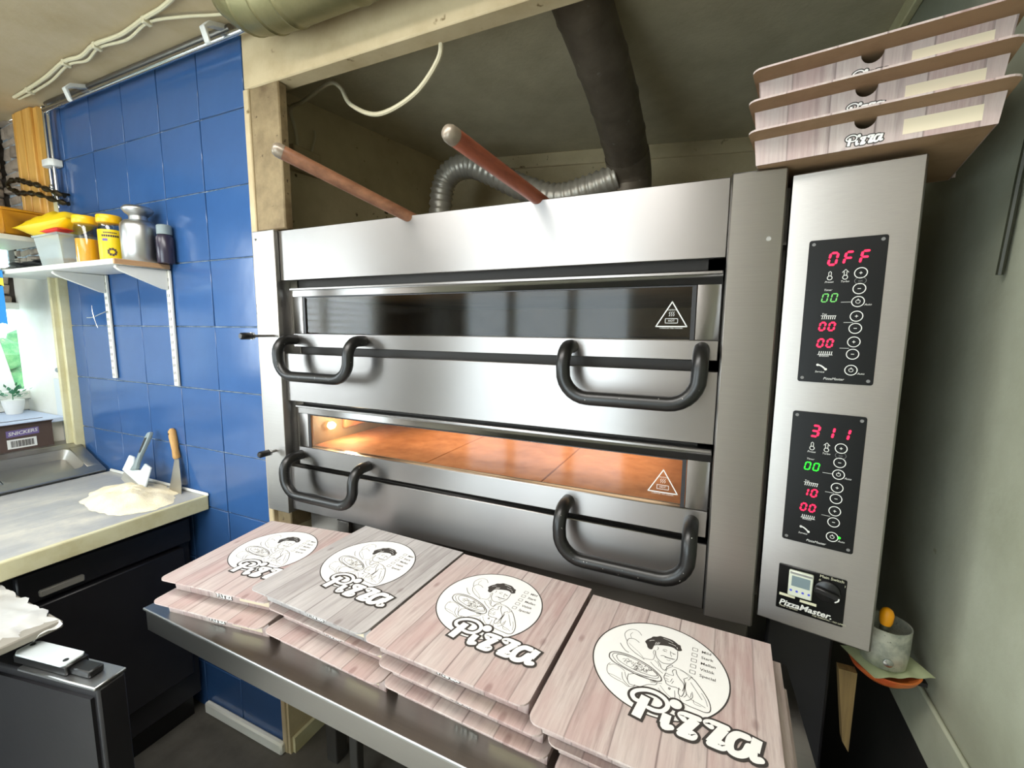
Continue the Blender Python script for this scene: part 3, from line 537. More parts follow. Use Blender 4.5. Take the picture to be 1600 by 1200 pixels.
m.add(T + B, [(0, 4, 5, 1), (1, 5, 6, 2), (2, 6, 7, 3), (3, 7, 4, 0), (4, 7, 6, 5)]); m.build('body', M['frost'], t)
m = MB(); m.box(x0 - .016, x1 + .016, y0 - .016, y0 - .011, ZS + .100, ZS + .107); m.box(x0 - .016, x1 + .016, y1 + .011, y1 + .016, ZS + .100, ZS + .107); m.box(x0 - .016, x0 - .011, y0 - .016, y1 + .016, ZS + .100, ZS + .107); m.box(x1 + .011, x1 + .016, y0 - .016, y1 + .016, ZS + .100, ZS + .107); m.build('rim', M['frost'], t, bevel=.001)
m = MB(); random.seed(2)
for k in range(160):
    a, b, r = random.uniform(x0 + .01, x1 - .01), random.uniform(y0 + .008, y1 - .008), random.uniform(.003, .006); zc = ZS + .005 + random.random() * .022; m.lathe([(.0005, -r), (r, 0), (.0005, r)], (a, b, zc), 5)
tag(m.build('crumbs', M['grain'], t), kind='stuff')
def pillow(x0, x1, y0, y1, z0, h, seed, nx=22, ny=12):
    m = MB(); top = []; bot = []
    for i in range(nx + 1):
        for j in range(ny + 1):
            u, v = i / nx, j / ny; e = (1 - abs(2 * u - 1) ** 3) * (1 - abs(2 * v - 1) ** 3); x = x0 + (x1 - x0) * u; y = y0 + (y1 - y0) * v
            k = noise.noise(Vector((x * 30, y * 30, seed))) * .25 + noise.noise(Vector((x * 80, y * 80, seed))) * .1; top.append((x, y, z0 + h * .5 + h * .5 * e * (1 + k) + .001)); bot.append((x, y, z0 + h * .5 - h * .5 * e))
    n = (nx + 1) * (ny + 1); fs = []
    for i in range(nx):
        for j in range(ny): a = i * (ny + 1) + j; b = a + ny + 1; fs += [(a, b, b + 1, a + 1), (n + a, n + a + 1, n + b + 1, n + b)]
    for i in range(nx):
        for j in (0, ny): a = i * (ny + 1) + j; b = a + ny + 1; fs.append((a, n + a, n + b, b))
    for j in range(ny):
        for i in (0, nx): a = i * (ny + 1) + j; fs.append((a, a + 1, n + a + 1, n + a))
    m.add(top + bot, fs); return m
tag(pillow(-2.52, -2.09, .82, .93, ZS + .118, .085, 3, 34, 14).build('yellow_bag', M['yellow_bag'], smooth=True, angle=180), 'crumpled bright yellow bag lying across the plastic tub', 'bag')
m = pillow(-2.23, -2.10, .795, .845, ZS + .1085, .022, 9, 14, 6); tag(m.build('red_packet', M['red'], smooth=True, angle=180), 'small red packet poking out below the yellow bag', 'packet')
m = MB(); random.seed(6); t = thing('wrapper_pile', 'grey silvery wrappers heaped at the left end of the shelf', 'wrappers', (-2.36, .83, ZS))
for k in range(9):
    a = random.uniform(-.5, .5); x = -2.56 + .018 * k; z = ZS + .006 + .004 * k; y = .835 + random.uniform(-.01, .03); m = MB(Matrix.Translation((x, y, z)) @ Matrix.Rotation(a, 4, 'Z') @ Matrix.Rotation(R(random.uniform(-16, 10)), 4, 'Y')); 
    n = 7; m.add([(-.07 + .14 * i / n, sy * (.022 + .004 * math.sin(i * 2.1 + k)), .003 * math.sin(i * 1.7 + k + sy)) for i in range(n + 1) for sy in (-1, 1)], [(2 * i, 2 * i + 2, 2 * i + 3, 2 * i + 1) for i in range(n)]); m.build('wrapper', M['foil'], t)
# amber crate on its own little shelf, left
t = thing('small_shelf', 'short white shelf board above the window holding an amber crate', 'shelf', (-2.75, .88, .30)); m = MB(); m.box(-2.93, -2.545, .75, .935, .332, .352); m.build('board', M['white'], t, bevel=.002); m = MB(); m.box(-2.95, -2.93, .80, .82, .27, .352); m.build('bracket', M['white'], t)
t = thing('amber_crate', 'amber yellow plastic crate at the left edge on the upper board', 'crate', (-2.7, .88, .3522)); x0, x1, y0, y1 = -2.86, -2.560, .81, .93; m = MB(); m.box(x0, x1, y0, y1, .3522, .356); m.box(x0, x1, y0, y0 + .004, .356, .448); m.box(x0, x1, y1 - .004, y1, .356, .448); m.box(x0, x0 + .004, y0 + .004, y1 - .004, .356, .448); m.box(x1 - .004, x1, y0 + .004, y1 - .004, .356, .448); m.build('body', M['orange'], t, bevel=.002); m = MB(); m.box(x0 - .004, x1 + .004, y0 - .004, y1 + .004, .448, .458); m.build('lid', M['orange'], t, bevel=.003)
t = thing('wire_rack', 'dark twisted iron utensil rack sticking out above the jars', 'rack', (-2.5, .93, .51))
for pts in ([(-2.70, .895, .594), (-2.64, .90, .590), (-2.58, .90, .572), (-2.50, .90, .555), (-2.43, .91, .528), (-2.38, .935, .508)], [(-2.71, .905, .558), (-2.66, .90, .540), (-2.58, .90, .532), (-2.50, .905, .518), (-2.42, .92, .492), (-2.37, .94, .478)]):
    m = MB(); P = cr(pts, 8); m.tube(P, [.0085 + .0035 * math.sin(i * 1.1) for i in range(len(P))], 8); m.build('twisted_bar', M['iron'], t, smooth=True)
m = MB(); m.tube(cr([(-2.70, .895, .594), (-2.735, .895, .585), (-2.74, .90, .568), (-2.71, .905, .558)], 6), .008, 8); m.build('loop', M['iron'], t, smooth=True); m = MB(); m.tube([(-2.40, .915, .518), (-2.40, .958, .52)], .005, 8); m.build('wall_fixing', M['iron'], t)

# window sill things
t = thing('carton', 'opened dark brown sweets carton with a white barcode label behind the sink', 'carton', (-2.56, .78, -.5098))
m = MB(); m.box(-2.64, -2.56, .60, .880, -.5098, -.507); m.box(-2.562, -2.560, .60, .880, -.507, -.408); m.box(-2.64, -2.638, .60, .880, -.507, -.398); m.box(-2.638, -2.562, .878, .880, -.507, -.408); m.box(-2.638, -2.562, .60, .602, -.507, -.408); cb_ = m.build('body', [M['cartonp']], t)
m = MB(); m.box(-2.636, -2.564, .604, .876, -.506, -.43); m.build('contents', M['cartonin'], t, bevel=.002)
m = MB(); m.add([(-2.560, .60, -.408), (-2.560, .880, -.408), (-2.540, .880, -.398), (-2.540, .60, -.398)], [(0, 1, 2, 3)]); m.build('flap', M['cartonp'], t)
XF = Matrix(((0, 0, 1, -2.5595), (1, 0, 0, 0), (0, 1, 0, 0), (0, 0, 0, 1)))
m = MB(XF); m.add([(.742, -.453, 0), (.838, -.449, 0), (.838, -.422, 0), (.742, -.426, 0)], [(0, 1, 2, 3)]); m.build('logo_field', M['logo_bg'], cb_)
m = MB(XF @ Matrix.Translation((.790, -.4375, .0004)) @ Matrix.Rotation(R(3.7), 4, 'Z')); text(m, 'SNICKERS', .0195, 0, 0, 0, shear=.2, bold=.0004, align='CENTER'); m.build('print', M['white_print'], cb_)
m = MB(XF); m.box(.742, .828, -.500, -.462, 0, .0005); bl = m.build('barcode_label', M['white_clip'], cb_)
m = MB(XF); random.seed(1); u = .752
while u < .818: w = random.choice((.001, .002, .003)); m.add([(u, -.494, .0009), (u + w, -.494, .0009), (u + w, -.468, .0009), (u, -.468, .0009)], [(0, 1, 2, 3)]); u += w + random.choice((.001, .002))
m.build('barcode', M['ink'], bl)
t = thing('potted_plant', 'small green plant in a white pot on the outer window sill', 'plant', (-2.86, .865, -.3995))
m = MB(); m.lathe([(.026, 0), (.034, .04), (.037, .062), (.032, .064)], (-2.86, .865, -.3995), 20); m.build('pot', M['pot'], t, smooth=True)
m = MB(); random.seed(12)
for k in range(60):
    a = random.random() * 6.28; e = random.uniform(.1, 1.3); r = random.uniform(.03, .075); p = Vector((-2.86, .865, -.335)); d = Vector((math.cos(a) * math.cos(e), math.sin(a) * math.cos(e), math.sin(e))); q = p + d * r; sd = d.cross(Vector((0, 0, 1))).normalized() * .007; m.add([q - d * .009, q + sd, q + d * .011, q - sd], [(0, 1, 2, 3)])
tag(m.build('leaves', M['leaf'], t), kind='stuff'); m = MB(); m.tube([(-2.86, .865, -.345), (-2.858, .866, -.30)], .002, 6); m.build('stem', M['leaf'], t)
t = thing('hanging_cloth', 'blue cloth with a yellow band hanging at the left edge', 'cloth', (-2.6, .78, .2))
def cloth(x0, x1, y, z0, z1, wav, mat, nm, par):
    m = MB(); n = 16; vs = []
    for i in range(n + 1):
        x = x0 + (x1 - x0) * i / n; dy = wav * math.sin(i * 1.3); vs += [(x, y + dy, z0 + .006 * math.sin(i)), (x, y + dy, z1)]
    m.add(vs, [(2 * i, 2 * i + 2, 2 * i + 3, 2 * i + 1) for i in range(n)]); return m.build(nm, mat, par, smooth=True, angle=180)
cloth(-2.80, -2.545, .78, .0, .150, .004, M['blue_cloth'], 'lower_field', t); cloth(-2.80, -2.538, .78, .150, .18, .004, M['yellow_cloth'], 'band', t); cloth(-2.80, -2.535, .78, .18, .21, .004, M['blue_cloth'], 'upper_field', t)
m = MB(); m.tube([(-2.80, .78, .212), (-2.53, .78, .212)], .003, 8); m.tube([(-2.60, .78, .212), (-2.60, .79, .205)], .003, 8); m.build('rod', M['chrome'], t)
m = MB(); n = 16; vs = []
for i in range(n + 1): y = .2 + .692 * i / n; vs += [(XL + .05 + .01 * math.sin(i * 1.3), y, -.30), (XL + .05 + .01 * math.sin(i * 1.3), y - .03 * (i == n), -.10), (XL + .05 + .01 * math.sin(i * 1.3), y - (.06 if i == n else 0), .07)]
fs = []
for i in range(n):
    for j in (0, 1): fs.append((3 * i + j, 3 * i + 3 + j, 3 * i + 4 + j, 3 * i + 1 + j))
m.add(vs, fs); tag(m.build('window_backdrop', M['backdrop'], smooth=True, angle=180), 'plain white stand-in for a large white object outside the window at the left edge', 'backdrop')  # stands in for a large white object outside the window

# ------------------------------------------------------------------ pipes, clips, cables, duct
t = thing('water_pipe', 'chrome pipe pair down the corner left of the blue tiles', 'pipe', (-2.46, .94, .5)); 
for dx, r, zb in ((0.012, .0075, .50), (-.024, .0055, .525)):
    m = MB(); m.tube([(-2.455 + dx, .938, .862), (-2.455 + dx, .938, zb)], r, 12); p = m.build('pipe', M['chrome'], t, smooth=True); m = MB(); m.lathe([(r + .003, 0), (r + .004, .003), (r + .004, .014), (r + .002, .018)], (-2.455 + dx, .938, zb + .02), 12); m.lathe([(.004, -.03), (.004, 0)], (-2.455 + dx, .938, zb), 8); m.build('fitting', M['chrome'], p, smooth=True)
t2 = thing('supply_pipe', 'long chrome pipe under the ceiling across the blue tiles', 'pipe', (-1.8, .925, .83))
m = MB(); m.tube([(-2.44, .925, .832), (-1.24, .925, .832)], .0085, 12); m.build('tube', M['chrome'], t2, smooth=True)
t3 = thing('upper_pipe', 'dull grey pipe close to the ceiling above the long chrome pipe', 'pipe', (-1.8, .94, .865))
m = MB(); m.tube([(-2.46, .942, .866), (-1.34, .942, .866)], .010, 12); m.build('tube', M['steel_dark'], t3, smooth=True)
for x in (-2.32, -2.30): m = MB(); m.lathe([(.012, -.006), (.013, 0), (.012, .006)], (x, .925, .832), 12, axis='Y'); m.build('coupling', M['chrome'], t2, smooth=True)
def clip(x, z, lab, vert=False):
    m = MB()
    if not vert:
        for pts in ([(x, .957, z + .035), (x, .89, z + .010), (x, .872, z - .012), (x, .885, z - .048), (x, .893, z - .050), (x, .883, z - .012), (x, .90, z + .0), (x, .957, z + .018)],): m.prism(pts, (.022, 0, 0))
    else: m.prism([(x - .045, .957, z), (x - .045, .925, z), (x - .03, .917, z), (x + .02, .917, z), (x + .035, .930, z), (x + .035, .957, z)], (0, 0, .026))
    tag(m.build('pipe_clip', M['white_clip'], bevel=.002), lab, 'clip')
clip(-2.16, .845, 'white plastic pipe clip near the left end of the ceiling pipe'); clip(-1.375, .850, 'white plastic pipe clip at the right end of the ceiling pipe'); clip(-2.455, .628, 'white plastic clip holding the vertical corner pipes', True)
def cable(name, pts, r, mat, lab, n=8, cat='cable'): m = MB(); m.tube(cr(pts, 8), r, n); return tag(m.build(name, mat, smooth=True), lab, cat)
zc = ZC - .008
cable('ceiling_cable', [(-2.52, .872, zc), (-2.39, .866, zc), (-2.20, .850, zc - .004), (-2.03, .834, zc), (-1.93, .838, zc - .004), (-1.82, .828, zc), (-1.68, .832, zc - .003), (-1.54, .823, zc), (-1.44, .818, zc), (-1.335, .80, zc), (-1.25, .76, zc), (-1.1, .72, zc)], .0058, M['cable'], 'thick cream cable run clipped along the ceiling')
cable('ceiling_cable', [(-2.52, .885, zc), (-2.39, .880, zc - .004), (-2.20, .866, zc - .007), (-2.03, .846, zc - .003), (-1.93, .854, zc - .008), (-1.82, .840, zc - .002), (-1.68, .848, zc - .008), (-1.54, .836, zc - .002), (-1.42, .862, zc - .003), (-1.33, .895, zc - .002), (-1.22, .93, zc)], .0042, M['cable'], 'thinner cream cable sagging beside the thick ceiling cable')
for (x, y), w_ in zip(((-2.39, .872), (-2.03, .840), (-1.82, .834), (-1.54, .830)), ('nearest the room corner', 'second from the room corner', 'third from the room corner', 'nearest the big duct')): m = MB(); m.box(x - .008, x + .008, y - .012, y + .012, ZC - .020, ZC - .001); tag(m.build('cable_clip', M['cable'], bevel=.002), 'small cream clip on the ceiling cables, ' + w_, 'clip', 'ceiling cable clips')
t = thing('spiral_duct', 'big olive metal spiral duct under the ceiling at the top', 'duct', (-.8, .82, .68))
def spiral(pts, r, n=28, rib=.003, step=10):
    m = MB(); P = cr(pts, 24); m.tube(P, [r + (rib if i % step == 0 else 0) for i in range(len(P))], n); return m
m = spiral([(-1.19, .855, .93), (-1.18, .855, .88), (-1.14, .855, .835), (-1.06, .855, .817), (-.95, .855, .814), (-.6, .855, .814), (-.2, .855, .814), (.3, .855, .814)], .074, 32, .0035, 18); m.build('tube', M['duct'], t, smooth=True, angle=60)
t = thing('exhaust_pipe', 'sooty brown spiral pipe slanting down behind the oven', 'pipe', (-.33, 1.75, .16))
m = spiral([(-.375, 1.13, .875), (-.335, 1.45, .735), (-.325, 1.74, .61)], .074, 28, .003, 9); m.build('tube', M['duct_dark'], t, smooth=True, angle=60)
m = MB(); m.tube(cr([(-.327, 1.70, .63), (-.325, 1.76, .58), (-.325, 1.78, .50), (-.325, 1.78, .165)], 8), .078, 24); m.build('elbow', M['duct_dark'], t, smooth=True)
t = thing('flexible_duct', 'crinkled silver flexible duct looping behind the peel handles', 'duct', (-1.1, 1.7, .16))
P = cr([(-.36, 1.72, .56), (-.47, 1.72, .53), (-.60, 1.72, .515), (-.74, 1.72, .565), (-.87, 1.72, .635), (-.99, 1.72, .685), (-1.09, 1.72, .66), (-1.13, 1.72, .57), (-1.135, 1.72, .40), (-1.135, 1.72, .168)], 14)
m = MB(); m.tube(P, [.048 + .005 * math.sin(i * 2.2) for i in range(len(P))], 18); m.build('hose', M['flex'], t, smooth=True, angle=180)
cable('hanging_cable', [(-.655, 1.0, .715), (-.68, 1.03, .68), (-.78, 1.06, .628), (-.93, 1.09, .617), (-1.06, 1.12, .68), (-1.12, 1.14, .75), (-1.19, 1.16, .785), (-1.35, 1.20, .78), (-1.475, 1.25, .80), (-1.50, 1.29, .74), (-1.505, 1.30, .66)], .0065, M['wcable'], 'white cable sagging in a loop below the beam')
m = MB(); m.box(-1.53, -1.49, 1.27, 1.40, .60, .69); tag(m.build('junction_box', M['cream'], bevel=.004), 'small cream junction box on the alcove side wall', 'junction box')
cable('box_cable', [(-1.50, 1.36, .69), (-1.49, 1.37, .74), (-1.50, 1.38, .775)], .005, M['wcable'], 'short white cable rising from the junction box')
cable('wall_cable', [(XR - .004, .98, .40), (XR - .008, .995, .26), (XR - .009, 1.0, .20), (XR - .010, 1.01, .095)], .005, M['greencable'], 'dark cable hanging down the pale right wall')

# ------------------------------------------------------------------ the oven
ov = thing('pizza_oven', 'large stainless two deck pizza oven with black handles and side controls', 'oven', (-.6, 1.4, -.60))
m = MB(); m.box(-1.300, -1.205, YO, 1.0, -.592, .286); m.box(-1.205, -1.172, .987, 1.0, -.592, .16); m.build('pillar', M['steel_v'], ov, bevel=.002)
m = MB(); m.box(.0115, .101, YO, 1.0, -.585, .286); m.build('pillar', M['steel_v'], ov, bevel=.003)
yc = .955
m = MB(); m.box(-1.203, .0105, yc, yc + .018, .138, .284); m.build('canopy_panel', M['steel'], ov, bevel=.0015)
m = MB(); m.box(-1.203, .0105, yc, yc + .02, -.2275, -.080); m.build('middle_panel', M['steel'], ov, bevel=.0015)
m = MB(); m.box(-1.203, .0105, yc, yc + .02, -.580, -.4375); m.build('lower_panel', M['steel'], ov, bevel=.0015)
# casing behind (dark slots around the doors)
m = MB()
for z0, z1 in ((.096, .160), (-.26, -.045), (-.60, -.395)): m.box(-1.21, .012, .990, 2.0, z0, z1)
m.box(-1.21, -1.17, .990, 2.0, -.6, .16); m.box(-.02, .012, .990, 2.0, -.6, .16); m.box(-1.21, .012, 1.97, 2.0, -.6, .16); m.build('casing', M['slot'], ov)
# chambers
for z0, z1, lit in ((-.045, .096, 0), (-.395, -.26, 1)):
    m = MB(); x0, x1, ya, yb = -1.17, -.02, .992, 1.93
    m.box(x0, x0 + .01, ya, yb, z0, z1); m.box(x1 - .01, x1, ya, yb, z0, z1); m.box(x0, x1, yb - .01, yb, z0, z1); m.box(x0, x1, ya, yb, z1 - .006, z1); m.build('chamber', M['chamber'], ov)
    for a, b in ((x0 + .012, -.723), (-.721, -.374), (-.372, x1 - .012)):
        m = MB(); m.box(a, b, ya, yb - .012, z0 + .0005, z0 + .018); m.build('stone_slab', M['terra'] if lit else M['chamber'], ov, bevel=.002)
m = MB(); m.box(-1.159, -1.145, 1.13, 1.27, -.345, -.282); lw = m.build('lamp_window', M['terra'], ov, bevel=.003)
m = MB(); m.lathe([(.006, 0), (.012, .008), (.013, .020), (.006, .028)], (-1.145, 1.085, -.324), 16, axis='Y'); m.build('oven_lamp', M['lamp_glow'], ov, smooth=True)
l = bpy.data.lights.new('oven_lamp_light', 'POINT'); l.energy = .75; l.color = (1, .80, .56); l.shadow_soft_size = .02; o = bpy.data.objects.new('oven_lamp_light', l); o.location = (-1.09, 1.10, -.318); col.objects.link(o)
for x in (-.75, -.3): l = bpy.data.lights.new('chamber_fill', 'AREA'); l.shape = 'RECTANGLE'; l.size = .40; l.size_y = .5; l.energy = 1.0; l.color = (1, .78, .55); o = bpy.data.objects.new('chamber_fill', l); o.location = (x, 1.35, -.272); col.objects.link(o)  # added fill lights for the lower chamber, no glowing heater seen
hot = MB
def door(zt, zb, gt, gb):
    # stiles and rails of the door frame
    y0, y1 = .968, .988
    m = MB(); m.box(-1.172, .0075, y0, y1, gt, zt); m.box(-1.172, .0075, y0 - .004, y1, zb, gb); m.box(-1.172, -1.133, y0, y1, gb, gt); m.box(-.037, .0075, y0, y1, gb, gt)
    m.box(-1.178, .0075, y0 - .006, y0, zt - .007, zt)
    d = m.build('door', M['steel'], ov, bevel=.0012)
    m = MB(); m.box(-1.132, -.038, y0 + .005, y0 + .010, gb + .001, gt - .001); m.build('glass', M['oven_glass'], d)
    m = MB(); m.box(-1.132, -1.124, y0 + .001, y0 + .005, gb, gt); m.box(-.046, -.038, y0 + .001, y0 + .005, gb, gt); m.box(-1.124, -.046, y0 + .001, y0 + .005, gt - .004, gt); m.build('gasket', M['black_cab'], d)
    # warning triangle printed on the glass
    cx, cz = -.083, (gb + gt) / 2 - .008; X = Matrix(((1, 0, 0, cx), (0, 0, -1, y0 + .0046), (0, 1, 0, cz), (0, 0, 0, 1)))
    m = MB(X); tr = [(-.030, -.020), (.030, -.020), (0, .030), (-.030, -.020), (.030, -.020)]
    for a, b in zip(tr[:3], tr[1:4]): m.ribbon([a, b], .0022, 0, True)
    for k in (-1, 0, 1): m.ribbon([(k * .004 - .001, .001), (k * .004 + .001, .004), (k * .004 - .001, .007), (k * .004 + .001, .010)], .0010, 0, False)
    for a, b in (((-.012, -.013), (.012, -.013)), ((.012, -.013), (.012, -.004)), ((.012, -.004), (-.012, -.004)), ((-.012, -.004), (-.012, -.013))): m.ribbon([a, b], .0010, 0, False)
    text(m, 'HOT', .006, 0, -.0085, 0, align='CENTER'); text(m, 'CAUTION', .0038, 0, .0135, 0, align='CENTER'); text(m, 'SUPERFICIES TRES CHAUDES', .0036, 0, -.0235, 0, align='CENTER'); m.build('warning_print', M['white_print'], d)
    zr = (zb + gb) / 2 + .002
    for xa, xb in ((-1.165, -.893), (-.290, -.022)):
        yo = .900; zl = zr - .105; rr = .055; ro = .040; pts = [(xa, y0 + .002, zr), (xa, y0 - .012, zr)]
        for k in range(0, 7): a = R(15 * k); pts.append((xa, yo + ro - ro * math.sin(a), zr - ro * (1 - math.cos(a))))
        for k in range(1, 8): a = R(90 * k / 7); pts.append((xa + rr * (1 - math.cos(a)), yo, zl + rr * (1 - math.sin(a))))
        q = [(xa + xb - p[0], p[1], p[2]) for p in reversed(pts)]; m = MB(); m.tube(pts + q, .0150, 16); m.build('handle', M['handle'], d, smooth=True)
    return d
door(.116, -.0595, .091, -.0195)
door(-.2405, -.428, -.266, -.372)
# pull rods on the left pillar
for z, x, yt in ((-.027, -1.231, .835), (-.390, -1.248, .880)):
    m = MB(); m.tube([(x, YO, z), (x, yt + .03, z)], .004, 10); p = m.build('pull_rod', M['steel_dark'], ov, smooth=True)
    m = MB(); m.tube([(x, yt + .036, z), (x, yt + .030, z), (x, yt + .004, z), (x, yt, z)], [.006, .010, .010, .007], 14); m.build('knob', M['black'], p, smooth=True); m = MB(); m.tube([(x, yt + .040, z), (x, yt + .033, z)], .0105, 14); m.build('ring', M['chrome'], p)
m = MB(); m.cyl((-1.285, YO, .262), (-1.285, YO - .002, .262), .003, 10); m.build('screw', M['steel_dark'], ov); m = MB(); m.cyl((.078, YO, .165), (.078, YO - .001, .165), .004, 12); m.build('screw', M['alu'], ov)
# sheet roof behind the canopy
m = MB(); m.box(-1.21, .30, .975, 2.0, .158, .162); m.build('roof_sheet', M['steel_dark'], ov)
# control box, turned toward the viewer
CB = Matrix.Translation((.107, .96, 0)) @ Matrix.Rotation(R(-11.5), 4, 'Z')
m = MB(CB); m.box(.001, .182, 0, .075, -.568, .277); m.build('control_box', M['steel_v'], ov, bevel=.003); m = MB(); m.box(.013, .235, 1.035, 1.95, -.568, .277); m.build('side_housing', M['steel_dark'], ov, bevel=.003)
def seven(m, ch, cx, cy, w, h, t):
    SEG = {'0': 'abcdef', '1': 'bc', '3': 'abgcd', 'F': 'aefg', 'O': 'abcdef'}[ch]; sk = .16
    def P(x, y): return (cx + x + y * sk, cy + y)
    g = t * .22; hw_, hh = w / 2, h / 2
    def bar(a, b):
        a = Vector(P(*a)); b = Vector(P(*b)); d = (b - a).normalized(); nn = Vector((-d.y, d.x)) * t / 2; a = a + d * g; b = b - d * g
        pts = [a, a + d * t * .4 + nn, b - d * t * .4 + nn, b, b - d * t * .4 - nn, a + d * t * .4 - nn]; m.add([(p.x, p.y, 0) for p in reversed(pts)], [tuple(range(6))])
    pos = {'a': ((-hw_, hh), (hw_, hh)), 'b': ((hw_, hh), (hw_, 0)), 'c': ((hw_, 0), (hw_, -hh)), 'd': ((-hw_, -hh), (hw_, -hh)), 'e': ((-hw_, 0), (-hw_, -hh)), 'f': ((-hw_, hh), (-hw_, 0)), 'g': ((-hw_, 0), (hw_, 0))}
    for c in SEG: bar(*pos[c])
def cpanel(o, big, small2, small3, gm):
    ux, uz = o
    X = CB @ Matrix(((1, 0, 0, ux), (0, 0, -1, 0), (0, 1, 0, uz), (0, 0, 0, 1))); S = .001
    def L(h): return X @ Matrix.Translation((0, 0, h))
    m = MB(L(0)); r = .004; w, h = .108, .248; pts = []
    for cx, cy, a0 in ((r, -r, 180), (r, -h + r, 270), (w - r, -h + r, 0), (w - r, -r, 90)):
        pass
    for cx, cy, a0 in ((w - r, -h + r, -90), (w - r, -r, 0), (r, -r, 90), (r, -h + r, 180)):
        for k in range(5): a = R(a0 + 22.5 * k); pts.append((cx + r * math.cos(a), cy + r * math.sin(a), 0))
    m.prism(pts, (0, 0, .003)); cp = m.build('control_panel', M['panel'], ov, bevel=.0005)
    for ch, x in zip(big, (36.5, 58, 80)):
        m = MB(L(.0034)); seven(m, ch, x * S, -.0335, .0105, .0195, .0034); m.build('digit', M['red_led'], cp)
    for s_, y, xs in ((('00'), -99.5, (30, 43)), (small2, -149, (30, 43.5)), (small3, -178, (29.5, 43))):
        for ch, x in zip(s_, xs): m = MB(L(.0034)); seven(m, ch, x * S, y * S, .0075, .0135, .0026 if y != -99.5 else .0018); m.build('digit', gm if y == -99.5 else M['red_led'], cp)
    # buttons
    ys = [-59.5, -85.5, -107, -131.5, -152, -175, -196, -223.5]
    for k, y in enumerate(ys):
        m = MB(L(.0034)); m.ring(.0763, y * S, .0085, .0013, 0, 32); p = .0022
        if k in (0, 3, 5): m.ribbon([(.0763 - p, y * S), (.0763 + p, y * S)], .001, 0, False); m.ribbon([(.0763, y * S - p), (.0763, y * S + p)], .001, 0, False)
        elif k in (1, 4, 6): m.ribbon([(.0763 - p, y * S), (.0763 + p, y * S)], .001, 0, False)
        else:
            m.ring(.0763, y * S, .0030, .0008, 0, 16); m.ribbon([(.0763, y * S + .0012), (.0763, y * S + .0048)], .0009, 0, False)
        m.build('button', M['white_print'], cp)
    m = MB(L(.0034)); m.ring(.0767, -.0725, .0078, .0007, 0, 28, sy=.75); text(m, 'set', .005, .0767, -.0725, 0, align='CENTER'); m.build('set_ring', M['grey_print'], cp)
    m = MB(L(.0034))
    for x, up in ((.034, 0), (.0555, 1)):   # thermometers
        m.ring(x, -.0655, .0034, .0011, 0, 18)
        for s_ in (-1, 1): m.ribbon([(x + s_ * .0018, -.0625), (x + s_ * .0018, -.0560)], .0009, 0, False)
        if up: m.ribbon([(x - .0045, -.0575), (x, -.0525), (x + .0045, -.0575)], .0011, 0, False)
        else: m.ribbon([(x - .0018, -.0562), (x, -.0545), (x + .0018, -.0562)], .0009, 0, False)
    for yb, sgn in ((-.1335, -1), (-.1955, 1)):
        m.ribbon([(.0265, yb + (.003 if sgn < 0 else -.003)), (.0485, yb + (.003 if sgn < 0 else -.003))], .0009, 0, False)
        for k in range(7): x = .0285 + k * .003; m.ribbon([(x, yb - .003), (x + .0008, yb + .003)], .0011, 0, False)
    m.ribbon(cr([(.0285, -.2165), (.034, -.2185), (.040, -.2235)], 4), .0024, 0, True)
    m.disc(.0285, -.2168, .0022, 0, 10); m.disc(.0405, -.2240, .0022, 0, 10)
    for a, b in (((.053, -.1075), (.0675, -.1075)), ((.0595, -.142), (.0725, -.142)), ((.0575, -.1862), (.0705, -.1862))): m.ribbon([a, b], .0006, 0, False)
    for s_, sz, x, y in (('Preset', .0048, .0335, -.0725), ('Turbo', .0048, .0555, -.0725), ('Timer', .0048, .033, -.0862), ('Auto', .0048, .090, -.1122), ('Top', .0045, .031, -.1278), ('Bottom', .0045, .036, -.2005), ('Service', .0048, .032, -.2290), ('Auto', .0048, .090, -.2290), ('PizzaMaster', .0062, .053, -.2405)): text(m, s_, sz, x, y, 0, shear=.25, align='CENTER')
    m.build('printed_symbols', M['white_print'], cp)
    m = MB(L(.0032))
    for x, y in ((.007, -.007), (.101, -.007), (.007, -.241), (.101, -.241)): m.disc(x, y, .0028, 0, 14)
    m.build('screw_marks', M['grey_print'], cp); return cp, L
cpanel((.0365, .158), 'OFF', '00', '00', M['green_dim'])
cp, L = cpanel((.0342, -.145), '311', '10', '00', M['green_led'])
m = MB(L(.0034)); m.disc(.0865, -.2225, .0022, 0, 14); m.build('indicator', M['green_led'], cp)
# main switch plate
X = CB @ Matrix(((1, 0, 0, .0336), (0, 0, -1, 0), (0, 1, 0, -.4443), (0, 0, 0, 1)))
def L2(h): return X @ Matrix.Translation((0, 0, h))
m = MB(L2(0)); m.box(0, .1055, -.0905, 0, 0, .003); sp_ = m.build('switch_plate', M['panel'], ov, bevel=.002)
m = MB(L2(.003)); m.box(.0175, .056, -.0555, -.005, 0, .006); m.build('timer', M['timer'], sp_, bevel=.0015)
m = MB(L2(.0092)); m.box(.0225, .0515, -.0345, -.0145, 0, .0005); m.build('timer_screen', M['lcd'], sp_)
m = MB(L2(.0094)); [m.disc(.0225 + k * .0095, -.044, .0022, 0, 12) for k in range(4)]; m.build('timer_buttons', M['bluebtn'], sp_)
m = MB(L2(.0092)); m.box(.0195, .054, -.0105, -.0075, 0, .001); m.build('timer_bar', M['alu'], sp_)
m = MB(L2(.0031)); m.box(.0045, .030, -.0625, -.0575, 0, .0006); m.box(.038, .064, -.0655, -.0605, 0, .0006); m.build('label_strips', M['wlabel'], sp_)
m = MB(L2(.003)); m.lathe([(.0205, 0), (.0195, .004), (.016, .006)], (.0780, -.0290, 0), 28); k_ = m.build('switch_dial', M['black'], sp_, smooth=True)
